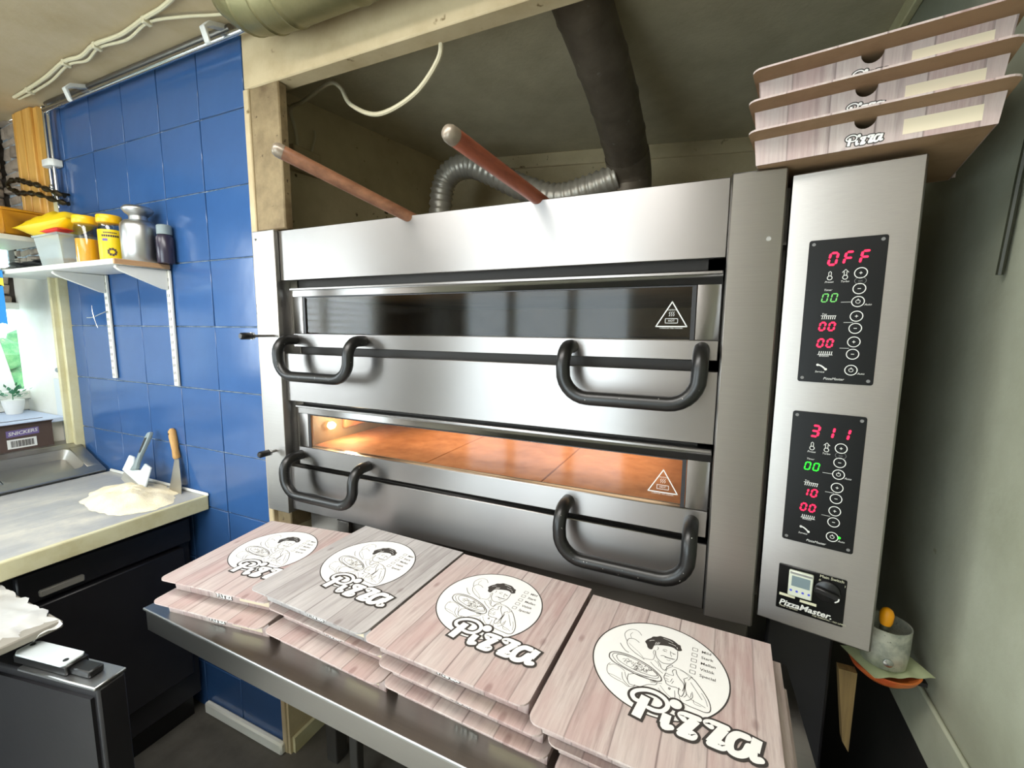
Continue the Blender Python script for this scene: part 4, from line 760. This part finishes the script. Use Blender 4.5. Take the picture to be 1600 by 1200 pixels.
m = MB(L2(.009) @ Matrix.Translation((.078, -.029, 0)) @ Matrix.Rotation(R(-12), 4, 'Z')); m.box(-.0195, .0195, -.0055, .0055, 0, .009); m.build('switch_grip', M['black'], sp_, bevel=.002)
m = MB(L2(.0185)); m.ribbon(cr([(.0905, -.0385), (.0945, -.035), (.0955, -.031)], 3), .0022, 0); m.build('switch_mark', M['white_print'], sp_)
m = MB(L2(.0034)); text(m, 'Main Switch', .0075, .083, -.0035, 0, align='CENTER'); text(m, '0', .006, .064, -.0115); text(m, '1', .006, .1015, -.0115)
text(m, 'Made in Sweden', .0045, .006, -.0835, shear=.2); text(m, 'THE ORIGINAL - NO LIMITS', .0042, .058, -.0845, shear=.2); m.build('print', M['wlabel'], sp_)
m = MB(L2(.0034)); text(m, 'PizzaMaster.', .0158, .0045, -.0765, 0, shear=.25, bold=.0004, sx=1.06); m.build('maker_lettering', M['white_print'], sp_)
# oven stand below
st = thing('oven_stand', 'dark steel stand carrying the oven behind the boxes', 'stand', (-.6, 1.4, ZF))
m = MB(); m.box(-1.18, .10, 1.0, 1.9, -.66, -.60); m.build('frame', M['steel_dark'], st, bevel=.003)
for x, y in ((-1.16, 1.0), (.04, 1.0), (-1.16, 1.84), (.04, 1.84)): m = MB(); m.box(x, x + .05, y, y + .05, ZF, -.66); m.build('leg', M['steel_dark'], st, bevel=.003)
m = MB(); m.box(-1.11, .04, 1.06, 1.8, -1.05, -1.03); m.build('shelf', M['black_cab'], st)
m = MB(); m.box(-1.05, -1.0, .985, 1.0, -.66, -.60); m.build('hinge_block', M['steel_dark'], st, bevel=.002)
m = MB(); m.box(-1.11, .04, 1.055, 1.06, -1.03, -.66); m.build('back_plate', M['black_cab'], st)
m = MB(); m.box(.14, .262, 1.05, 1.6, ZF, -.60); tag(m.build('side_cabinet', M['black_cab'], bevel=.006), 'black cabinet side in the shadow under the control box', 'cabinet')

# peels lying on the roof of the oven
def peel(nm, tip, thru, mat, lab, hm, zb_=.164):
    tip = Vector(tip); thru = Vector(thru); d = (thru - tip).normalized(); s_ = min((.178 - tip.z) / d.z, (1.19 - tip.y) / d.y); end = tip + d * s_; t = thing(nm, lab, 'peel', tuple(end))
    m = MB(); k = [0, .004, .012, .03, .3]; ln = s_; m.tube([tip + d * (ln * 0), tip + d * .003, tip + d * .010, tip + d * .03, tip + d * ln], [.006, .0115, .0150, .0155, .0135], 20); h = m.build('handle', mat, t, smooth=True)
    m = MB(); m.tube([tip - d * .0005, tip + d * .0025, tip + d * .010, tip + d * .022], [.0065, .0120, .0154, .0159], 20); m.build('worn_tip', hm, h, smooth=True)
    f = Vector((d.x, d.y, 0)).normalized(); r = Vector((f.y, -f.x, 0)); c = end + f * .25; pts = [tuple(Vector((c.x, c.y, zb_)) + f * .16 * math.cos(a) + r * .15 * math.sin(a)) for a in [2 * math.pi * i / 28 for i in range(28)]]; m = MB(); m.prism(pts, (0, 0, .002)); m.build('blade', M['blade'], t)
    m = MB(); m.tube([end - d * .03, end, Vector((end.x, end.y, .18)) + f * .05, Vector((end.x, end.y, .172)) + f * .12], [.014, .013, .008, .006], 12); m.build('neck', M['blade'], t, smooth=True); m = MB(Matrix.Translation((end.x, end.y, .166)) @ Matrix.Rotation(math.atan2(f.y, f.x), 4, 'Z')); m.box(.08, .22, -.013, .013, 0, .010); m.build('socket', M['blade'], t, bevel=.002)
M['worn'] = plain('worn_handle_tip', '#7d7264', .3, .3)
peel('pizza_peel', (-.905, .715, .390), (-.740, .945, .289), M['brown_wood'], 'pizza peel with brown wooden handle on top left of the oven', M['worn'])
peel('pizza_peel', (-.4270, .665, .3260), (-.378, .950, .290), M['red_wood'], 'pizza peel with red wooden handle on top middle of the oven', M['worn'], .1685)
m = MB(Matrix.Translation((-.085, 1.10, .163)) @ Matrix.Rotation(R(-8), 4, 'X')); pr = []
for cx, cz, a0 in ((.075, .16, 0), (-.075, .155, 90), (-.075, .02, 180), (.075, .02, 270)):
    for k in range(5): a = R(a0 + 22.5 * k); pr.append((cx + .012 * math.cos(a), 0, cz + .012 * math.sin(a)))
m.prism(pr, (0, .012, 0)); tag(m.build('baking_tray', M['black_cab'], bevel=.003), 'small black tray standing on the oven roof', 'tray')

# ------------------------------------------------------------------ table in front
t = thing('steel_table', 'narrow stainless steel table carrying the pizza boxes', 'table', (-.5, .75, ZF))
m = MB(); A = [(-1.215, .541), (.195, .520), (.172, .985), (-1.215, .985)]; m.prism([(x, y, -.677) for x, y in A], (0, 0, .002)); m.build('table_top', M['steel_table'], t)
def strip(z0, z1, off, th):
    m = MB(); a = Vector((-1.215, .541)); b = Vector((.195, .520)); n_ = Vector((0, -1)); p = [a + n_ * off, b + n_ * off, b + n_ * (off + th), a + n_ * (off + th)]; m.prism([(q.x, q.y, z0) for q in reversed(p)], (0, 0, z1 - z0)); return m
strip(-.680, -.6735, 0, .004).build('rolled_edge', M['alu'], t, bevel=.0015); strip(-.735, -.679, -.006, .004).build('apron', M['steel_table'], t, bevel=.001)
m = MB(); m.box(-1.2145, -1.21, .545, .985, -.735, -.677); m.build('side_apron', M['steel_table'], t)
for x, y in ((-1.0, .95), (.12, .95), (.12, .56)): m = MB(); m.box(x, x + .035, y, y + .03, ZF, -.68); m.build('leg', M['steel_dark'], t, bevel=.003)

# ------------------------------------------------------------------ pizza boxes
PR = {'S':[(7,[(1122,-812),(1050,-727),(944,-713),(869,-791),(842,-909),(899,-1045),(917,-1054)]),(8,[(1119,-1013),(1026,-961),(942,-986),(920,-1089),(975,-1200),(1092,-1295),(1206,-1352),(1265,-1386)]),(5,[(962,-800),(938,-878),(970,-954)]),(4,[(956,-1106),(1048,-1181),(1158,-1260),(1262,-1372)]),(9,[(821,-1174),(877,-1251),(946,-1318),(1004,-1339)]),(9,[(1399,-1087),(1420,-1194),(1473,-1280),(1541,-1326),(1620,-1316),(1676,-1288),(1717,-1220),(1749,-1140),(1750,-1043),(1738,-932)]),(6,[(1383,-1080),(1372,-1152),(1403,-1219),(1397,-1318),(1340,-1347),(1260,-1357)]),(6,[(1511,-1030),(1542,-1023),(1575,-1040)]),(6,[(1509,-1015),(1536,-984),(1580,-995)]),(9,[(1528,-1039),(1543,-1034)]),(8,[(1639,-1016),(1686,-1026),(1718,-1034)]),(9,[(1677,-1038),(1697,-1036)]),(7,[(1631,-986),(1640,-1065),(1666,-1117)]),(9,[(1495,-1172),(1538,-1151),(1590,-1164),(1641,-1162),(1721,-1155)]),(14,[(1561,-1171),(1632,-1168),(1701,-1161)]),(6,[(1597,-1217),(1629,-1226),(1656,-1203)]),(7,[(1419,-974),(1437,-1018),(1421,-1059)]),(9,[(1468,-1315),(1519,-1383),(1543,-1448),(1601,-1479),(1623,-1422),(1624,-1391),(1678,-1310),(1711,-1332)]),(7,[(1369,-1396),(1440,-1469),(1507,-1512),(1583,-1562)]),(5,[(1623,-1498),(1642,-1413),(1711,-1332)]),(6,[(1419,-1324),(1489,-1383),(1506,-1436)]),(7,[(1721,-1342),(1830,-1348),(1939,-1395),(2018,-1443)]),(11,[(1986,-1438),(2049,-1482),(2123,-1577),(2196,-1683),(2267,-1811),(2295,-1928),(2284,-2010),(2224,-2046),(2124,-2041)]),(9,[(2124,-2041),(2033,-2036),(1939,-2018),(1870,-1986)]),(6,[(1948,-1808),(2041,-1899),(2144,-1927),(2228,-1962)]),(7,[(1996,-1554),(2082,-1684),(2176,-1831)]),(7,[(2029,-1740),(2046,-1842),(2005,-1918),(1961,-1953)]),(5,[(2059,-1890),(2082,-1958),(2174,-1964)]),(5,[(2160,-1701),(2221,-1807),(2254,-1923)]),(5,[(1818,-1366),(1901,-1388),(1989,-1467)]),(9,[(1716,-1465),(1720,-1418),(1761,-1390),(1785,-1475),(1841,-1562),(1893,-1620),(1913,-1692),(1900,-1793)]),(9,[(1626,-1526),(1610,-1622),(1638,-1693),(1664,-1750),(1733,-1771),(1805,-1761),(1871,-1781)]),(7,[(1626,-1526),(1686,-1539),(1742,-1525),(1720,-1463)]),(6,[(1620,-1587),(1681,-1578)]),(6,[(1626,-1642),(1681,-1650)]),(6,[(1647,-1688),(1704,-1694)]),(6,[(1713,-1683),(1732,-1602)]),(6,[(1735,-1714),(1756,-1648)]),(9,[(1846,-1747),(1848,-1860),(1890,-1907),(1920,-1822),(1921,-1650),(1894,-1530)]),(7,[(1894,-1530),(1949,-1472)]),(7,[(1929,-1587),(1935,-1730),(1960,-1831),(1928,-1902)]),(6,[(1954,-1530),(1989,-1467)]),(6,[(2022,-1771),(2019,-1856)]),(14,[(734,-1593),(720,-1506),(762,-1442),(869,-1405),(1027,-1402),(1214,-1445),(1398,-1515),(1527,-1609),(1577,-1676),(1575,-1737),(1500,-1775),(1399,-1782),(1253,-1779),(1098,-1749),(936,-1702),(816,-1664),(734,-1593)]),(8,[(776,-1547),(774,-1489),(832,-1448),(965,-1427),(1150,-1460),(1334,-1516),(1473,-1590),(1535,-1667),(1492,-1719),(1372,-1743),(1203,-1742),(1024,-1706),(879,-1648),(776,-1547)]),(8,[(837,-1516),(859,-1460),(990,-1438),(1150,-1460),(1312,-1510),(1439,-1575),(1511,-1642),(1446,-1688),(1322,-1697),(1172,-1689),(1011,-1647),(888,-1592),(837,-1516)]),(6,[(1174,-1616),(1169,-1597),(1182,-1578),(1201,-1580)]),(6,[(1345,-1603),(1349,-1635),(1325,-1662),(1299,-1655)]),(6,[(1175,-1535),(1187,-1511),(1208,-1508),(1215,-1529)]),(6,[(1230,-1631),(1198,-1635),(1188,-1604),(1210,-1572)]),(6,[(1296,-1508),(1311,-1517),(1307,-1541),(1287,-1552)]),(6,[(1094,-1581),(1125,-1581),(1132,-1612),(1109,-1641)]),(6,[(1212,-1559),(1237,-1535),(1260,-1545),(1258,-1577)]),(6,[(1058,-1547),(1061,-1525),(1079,-1514),(1091,-1526)]),(6,[(1374,-1600),(1387,-1577),(1408,-1575),(1414,-1597)]),(6,[(1360,-1546),(1371,-1574),(1350,-1606),(1320,-1607)]),(6,[(996,-1512),(1015,-1490),(1037,-1497),(1037,-1525)]),(6,[(1255,-1609),(1267,-1619),(1262,-1639),(1245,-1648)]),(6,[(1366,-1668),(1345,-1659),(1348,-1631),(1371,-1613)]),(6,[(1053,-1524),(1047,-1547),(1026,-1556),(1015,-1541)]),(6,[(1066,-1551),(1086,-1536),(1102,-1547),(1098,-1571)]),(6,[(1037,-1617),(1018,-1601),(1026,-1571),(1052,-1559)]),(6,[(1267,-1569),(1253,-1590),(1233,-1590),(1230,-1568)]),(6,[(1210,-1526),(1188,-1525),(1184,-1502),(1202,-1481)]),(6,[(1279,-1635),(1262,-1665),(1234,-1669),(1225,-1641)]),(6,[(1369,-1541),(1400,-1541),(1406,-1575),(1380,-1605)]),(6,[(1339,-1590),(1335,-1625),(1307,-1644),(1286,-1627)]),(6,[(943,-1542),(970,-1518),(996,-1532),(992,-1568)]),(6,[(1134,-1610),(1133,-1589),(1151,-1575),(1166,-1582)]),(6,[(989,-1591),(978,-1579),(984,-1560),(1001,-1554)]),(6,[(1280,-1581),(1298,-1590),(1296,-1615),(1275,-1631)]),(6,[(1182,-1574),(1176,-1601),(1153,-1614),(1138,-1598)]),(6,[(1214,-1590),(1202,-1610),(1183,-1611),(1178,-1591)]),(6,[(1164,-1519),(1149,-1547),(1124,-1550),(1116,-1525)]),(6,[(1198,-1662),(1174,-1681),(1154,-1670),(1159,-1640)]),(6,[(1232,-1505),(1225,-1534),(1200,-1547),(1185,-1529)]),(6,[(1208,-1619),(1195,-1645),(1172,-1649),(1164,-1626)]),(6,[(1185,-1622),(1202,-1638),(1192,-1666),(1167,-1675)]),(6,[(1308,-1631),(1289,-1630),(1286,-1608),(1302,-1591)]),(6,[(1216,-1663),(1199,-1674),(1187,-1664),(1192,-1643)]),(7,[(783,-1714),(754,-1778),(773,-1897),(836,-1975),(942,-2014),(1052,-2033),(1143,-2074),(1218,-2037),(1231,-1995)]),(6,[(774,-1768),(849,-1713),(942,-1732),(1030,-1783)]),(7,[(997,-1831),(1034,-1952),(1102,-2023),(1161,-2060)]),(8,[(1100,-1811),(1101,-1918),(1151,-2012),(1223,-2011)]),(5,[(797,-1949),(907,-1955),(1021,-1988)]),(6,[(1033,-1798),(1076,-1900),(1137,-1989)]),(8,[(1112,-1820),(1187,-1767),(1313,-1764),(1432,-1734)]),(7,[(1222,-2006),(1312,-1990),(1417,-1892),(1511,-1853),(1523,-1793),(1424,-1809)]),(6,[(1439,-1836),(1513,-1799)]),(6,[(1409,-1777),(1518,-1761)]),(5,[(1558,-1893),(1651,-2001),(1735,-2055)]),(5,[(1578,-1825),(1682,-1943),(1777,-2006)]),(6,[(1791,-1833),(1807,-1935),(1815,-2040)]),(9,[(1706,-1812),(1726,-1817),(1721,-1845),(1705,-1841),(1706,-1812)]),(6,[(1523,-1793),(1602,-1783)]),(5,[(1862,-1908),(1888,-1977),(1918,-2001)])],'hat':[(1200,-946),(1222,-881),(1257,-826),(1284,-794),(1309,-744),(1371,-716),(1420,-673),(1485,-673),(1551,-676),(1627,-683),(1684,-717),(1730,-755),(1767,-763),(1783,-823),(1804,-882),(1758,-922),(1720,-915),(1670,-881),(1597,-876),(1505,-897),(1424,-929),(1366,-967),(1355,-1008),(1341,-1083),(1300,-1095),(1263,-1063),(1242,-1003)],'hl':[[(1373,-946),(1383,-871)],[(1398,-933),(1413,-855)],[(1421,-912),(1439,-851)],[(1479,-712),(1567,-722),(1646,-754)],[(1718,-840),(1732,-884)],[(1267,-893),(1305,-856),(1345,-836)],[(1576,-798),(1652,-805),(1700,-823)]],'Lt':[(60,[(1353,-2279),(1277,-2267),(1232,-2190),(1278,-2100),(1416,-2022),(1575,-2018),(1696,-2084),(1735,-2193),(1679,-2303),(1582,-2343),(1488,-2337)],1),(120,[(1423,-2153),(1357,-2571)],0),(110,[(1746,-2329),(1729,-2509)],0),(80,[(1724,-2482),(1739,-2562),(1820,-2529)],1),(150,[(1833,-2097),(1838,-2098)],1),(75,[(1968,-2313),(1918,-2254),(1979,-2216),(2155,-2217)],1),(120,[(2116,-2253),(1952,-2559)],0),(75,[(1939,-2575),(2083,-2571),(2121,-2510),(2078,-2489)],1),(75,[(2313,-2269),(2250,-2228),(2322,-2185),(2512,-2196)],1),(120,[(2474,-2221),(2320,-2538)],0),(75,[(2307,-2552),(2449,-2553),(2491,-2500),(2447,-2473)],1),(95,[(2756,-2226),(2649,-2231),(2572,-2321),(2543,-2446),(2569,-2539),(2652,-2549),(2730,-2488),(2779,-2365)],1),(110,[(2880,-2197),(2835,-2404)],0),(85,[(2834,-2337),(2820,-2476),(2828,-2537),(2902,-2512)],1)]}
BW, BD, BH = .317, .332, .0435
def lettering(mb_black, mb_white, k=1.0, ox=0, oy=0, zb=0, zw=.0002, grow=.0078):
    n_ = 0
    for w, p, c in PR['Lt']:
        P = [(ox + a * 1e-4 * k, oy + b * 1e-4 * k, 0) for a, b in p]; P = cr(P, 6) if len(P) > 2 else [Vector(q) for q in P]
        w *= 1.12; zz = .00003 * n_; n_ += 1; mb_white.ribbon(P, w * 1e-4 * k, zw + zz, bool(c), nc=16)
        if not c:
            d = (P[-1] - P[0]).normalized() * (grow / 2 * k); P = [P[0] - d] + P[1:-1] + [P[-1] + d]
        mb_black.ribbon(P, w * 1e-4 * k + grow * (k if k > .5 else k * 1.5), zb + (zz * .3), bool(c), nc=16)
def make_box(lidmat, prints=True, ty0=-.303):
    root = thing('pizza_box', '', 'pizza box', (0, 0, 0))
    def B(name, m, mats, par, **k): m.local = True; return m.build(name, mats, par, **k)
    # tray (hollow): bottom, back, sides, front with finger notch
    ty1, tx0, tx1, zt = -.003, .006, BW - .006, BH - .003; i = .004
    m = MB(); m.box(tx0 + i, tx1 - i, ty0 + i, ty1, 0, .002, 1)
    m.hexa([(tx0 + i, ty0 + i, 0), (tx0 + i + .002, ty0 + i, 0), (tx0 + i + .002, ty1, 0), (tx0 + i, ty1, 0)], [(tx0, ty0, zt), (tx0 + .002, ty0, zt), (tx0 + .002, ty1, zt), (tx0, ty1, zt)], 0)
    m.hexa([(tx1 - i - .002, ty0 + i, 0), (tx1 - i, ty0 + i, 0), (tx1 - i, ty1, 0), (tx1 - i - .002, ty1, 0)], [(tx1 - .002, ty0, zt), (tx1, ty0, zt), (tx1, ty1, zt), (tx1 - .002, ty1, zt)], 0)
    m.box(tx0 + i, tx1 - i, ty1 - .002, ty1, 0, zt, 0); B('tray', m, [lidmat, M['kraft']], root)
    # front wall (slightly sloping) with half round notch
    c = BW / 2; rr = .014; pts = [(tx0 + i, 0), (tx1 - i, 0), (tx1, zt)]
    pts += [(c + rr * math.cos(R(a)), zt - rr * math.sin(R(a))) for a in range(0, 181, 18)] + [(tx0, zt)]
    sl = lambda z: ty0 + i * (1 - z / zt)
    m = MB(); m.prism([(x, sl(z), z) for x, z in pts], (0, .002, 0)); fr = B('front_wall', m, [lidmat], root)
    m = MB(); 
    for x in (.052, .238): m.box(x, x + .030, ty0 + .0045, ty0 + .0065, .0005, .006)
    B('lock_tab', m, [M['kraft']], fr)
    # flat front print: small lettering and blank label
    ang = math.atan2(i, zt); XFm = Matrix.Translation((0, ty0 + i, 0)) @ Matrix.Rotation(R(90) + ang, 4, 'X'); zf = .0004
    mb, mw = MB(XFm), MB(XFm); k = .27; lettering(mb, mw, k, c - .0205 * 1e1 * k, .0615 + .013, zf, zf + .0002); B('lettering_outline', mb, [M['ink']], fr); B('lettering', mw, [M['paper']], fr)
    m = MB(XFm); m.add([(.205, .008, zf), (.290, .008, zf), (.290, .029, zf), (.205, .029, zf)], [(0, 1, 2, 3)]); B('blank_label', m, [M['labelpaper']], fr)
    # lid with rounded front corners, overhanging the front wall
    r = .016; P = [(0, 0), (0, -BD + r)] + [(r - r * math.cos(R(a)), -BD + r - r * math.sin(R(a))) for a in (22, 45, 68, 90)] + [(BW - r + r * math.sin(R(a)), -BD + r - r * math.cos(R(a))) for a in (0, 22, 45, 68, 90)] + [(BW, 0)]
    m = MB(); m.prism([(x, y, BH - .003) for x, y in P], (0, 0, .003)); m.mi = [1, 0] + [0] * (len(m.mi) - 2); lid = B('lid', m, [lidmat, M['kraft']], root)
    m = MB(); m.box(.002, BW - .002, -.0022, .0, .004, BH - .003); B('hinge_flap', m, [lidmat], root)
    if prints:
        z = BH + .0002; m = MB(); cx, cy, cr_ = .1498, -.1413, .1048
        m.disc(cx, cy, cr_, z, 72); B('print_disc', m, [M['paper']], lid)
        m = MB(); m.ring(cx, cy, cr_, .0022, z + .0002, 90); 
        for x, y in [(.2003, -.0755 - .0140 * q) for q in range(5)]:
            w_, h_ = .0040, .0036
            for a, b in (((-w_, -h_), (w_, -h_)), ((w_, -h_), (w_, h_)), ((w_, h_), (-w_, h_)), ((-w_, h_), (-w_, -h_))): m.ribbon([(x + a[0], y + a[1]), (x + b[0], y + b[1])], .0008, z + .0002, False)
        for q, s_ in enumerate(('Mild', 'Stark', 'Mellan', 'Vitlök', 'Special')): text(m, s_, .0088, .2105, -.0765 - .0143 * q, z + .0002, bold=.0001)
        hv = [(a * 1e-4, b * 1e-4, z + .0002) for a, b in PR['hat']]; m.add([tuple(p) for p in cr(hv + hv[:1], 3)][:-1], [tuple(reversed(range(len(hv) * 3)))]); B('print_ink', m, [M['ink']], lid)
        m = MB()
        for w, p in PR['S']: q = [(a * 1e-4, b * 1e-4, 0) for a, b in p]; m.ribbon(cr(q, 4) if len(q) > 2 else [Vector(v) for v in q], w * 1e-4 * 1.25, z + .0002, False)
        B('print_drawing', m, [M['line_ink']], lid)
        m = MB()
        for p in PR['hl']: q = [(a * 1e-4, b * 1e-4, 0) for a, b in p]; m.ribbon(cr(q, 4) if len(q) > 2 else [Vector(v) for v in q], .0008, z + .0004, False)
        B('print_highlights', m, [M['paper']], lid)
        mb, mw = MB(), MB(); lettering(mb, mw, 1, 0, 0, z + .0005, z + .0009); B('lettering_outline', mb, [M['ink']], lid); B('lettering', mw, [M['paper']], lid)
    return root
ZT = -.675
pink = make_box(M['pink'], True); grey = make_box(M['greyplank'], True); pink_top = make_box(M['pink'], True, -.288); used = {}
def place(src, x, y, z, rot, lab, grp):
    proto = {'p': pink, 'grey': grey, 'top': pink_top}[src]
    o = copy_tree(proto) if used.get(src) else proto; used[src] = True
    o.location = (x, y, z); o.rotation_euler = (0, 0, R(rot)); o['label'] = lab; o['group'] = grp; return o
g = 'pizza boxes stacked on the steel table'; e = .0005
def lay(n): return ZT + n * (BH + .0012)
for src, x, y, n, rot, lab in (
    ('p', -1.192, .853, 0, 7.5, 'lower pink plank box of the leftmost table stack'),
    ('p', -1.198, .873, 1, 8.0, 'topmost pink box of the leftmost table stack, lettering partly covered'),
    ('p', -.815, .8975, 0, -2, 'bottom pink box of the stack under the grey box'),
    ('p', -.819, .9115, 1, -2, 'middle pink box right under the grey printed box'),
    ('grey', -.845, .895, 2, -2, 'grey plank printed pizza box, top of the second stack'),
    ('p', -.4955, .8925, 0, -2, 'bottom pink box of the third stack from the left'),
    ('p', -.497, .885, 1, -2.5, 'middle pink box of the third stack from the left'),
    ('p', -.5215, .8775, 2, -2, 'topmost pink box of the third stack, right of the grey box'),
    ('p', -.164, .866, 0, -2, 'bottom pink box of the rightmost table stack, nearest the wall'),
    ('p', -.176, .869, 1, -2, 'middle pink box of the rightmost table stack'),
    ('p', -.1965, .848, 2, -2, 'topmost pink box of the rightmost table stack, largest print')):
    place(src, x, y, lay(n), rot, lab, g)
g = 'pizza boxes on top of the control box'; th = R(-10); dv = Vector((math.sin(-th), math.cos(th)))
for n, dx, dy, lab in ((0, 0, 0, 'lowest of the three pizza boxes on top of the oven controls'), (1, -.003, -.002, 'middle of the three pizza boxes on top of the oven controls'), (2, .000, -.004, 'uppermost of the three pizza boxes on top of the oven controls')):
    fl = Vector((.030 + dx, .880 + dy)); bx = fl + Vector((-math.sin(th), math.cos(th))) * BD
    place('top', bx.x, bx.y, .2885 + n * (BH + .003), -10, lab, g)

# ------------------------------------------------------------------ right corner: plate with cup
zp = -.660
t = thing('corner_ledge', 'dark ledge with a slim wooden strut between oven and wall', 'ledge', (.34, 1.05, zp - .05)); m = MB(); m.box(.318, XR - .011, 1.055, 1.12, zp - .030, zp - .022); m.build('board', M['black_cab'], t); m = MB(); m.hexa([(.289, 1.03, -.84), (.301, 1.03, -.86), (.301, 1.05, -.86), (.289, 1.05, -.84)], [(.270, 1.03, zp - .022), (.301, 1.03, zp - .022), (.301, 1.05, zp - .022), (.270, 1.05, zp - .022)]); m.build('strut', M['oldwood'], t)
pc = (.345, 1.045, zp - .022)
m = MB(); m.lathe([(.028, 0), (.036, .003), (.052, .017), (.058, .029), (.054, .029), (.032, .010), (.002, .009)], pc, 36); tag(m.build('orange_plate', M['plate'], smooth=True), 'shallow orange plate on the ledge beside the right wall', 'plate')
def napkin():
    m = MB(); n = 30; vs = []
    for i in range(n + 1):
        for j in range(n + 1):
            u, v = i / n - .5, j / n - .5; a = R(25); x = u * .118; y = v * .088; X_ = x * math.cos(a) - y * math.sin(a); Y_ = x * math.sin(a) + y * math.cos(a); r_ = math.hypot(X_, Y_); vs.append((pc[0] + X_ + .004, pc[1] + Y_ + .004, pc[2] + .0305 + .10 * max(0, r_ - .045) ** 1.2 * math.sin(3 * math.atan2(Y_, X_)) + .0012 * math.sin(u * 19)))
    m.add(vs, [(i * (n + 1) + j, (i + 1) * (n + 1) + j, (i + 1) * (n + 1) + j + 1, i * (n + 1) + j + 1) for i in range(n) for j in range(n)]); return m
tag(napkin().build('paper_napkin', M['napkin'], smooth=True, angle=180), 'crumpled pale green paper under the metal cup', 'napkin')
cc = (.342, 1.045, pc[2] + .0325)
t = thing('metal_cup', 'flour crusted metal cup on the pale green paper', 'cup', cc); m = MB(); m.lathe([(.030, 0), (.036, .003), (.039, .035), (.0395, .082), (.0375, .082), (.037, .035), (.030, .006), (.002, .005)], cc, 36); m.build('body', M['cup'], t, smooth=True, angle=60); m = MB(); m.lathe([(.008, 0), (.008, .003), (.004, .0045)], (cc[0] - .004, cc[1] - .039, cc[2] + .022), 16, axis='Y'); m.build('rivet', M['chrome'], t, smooth=True)
t = thing('pastry_brush', 'slim brush with a rounded orange yellow end standing in the metal cup', 'brush', cc); m = MB(); m.tube([(.330, 1.03, cc[2] + .010), (.333, 1.022, cc[2] + .095)], .0075, 12); m.build('shaft', M['brushgrey'], t, smooth=True); m = MB(); m.tube([(.3329, 1.0222, cc[2] + .090), (.333, 1.022, cc[2] + .096), (.3333, 1.0215, cc[2] + .112), (.3334, 1.021, cc[2] + .120), (.3335, 1.021, cc[2] + .124)], [.0085, .0105, .0115, .0085, .003], 16); m.build('end_cap', M['brushyellow'], t, smooth=True)

# ------------------------------------------------------------------ lift everything so the floor is at z = 0
for o in bpy.data.objects:
    if o.parent is None: o.location.z += H
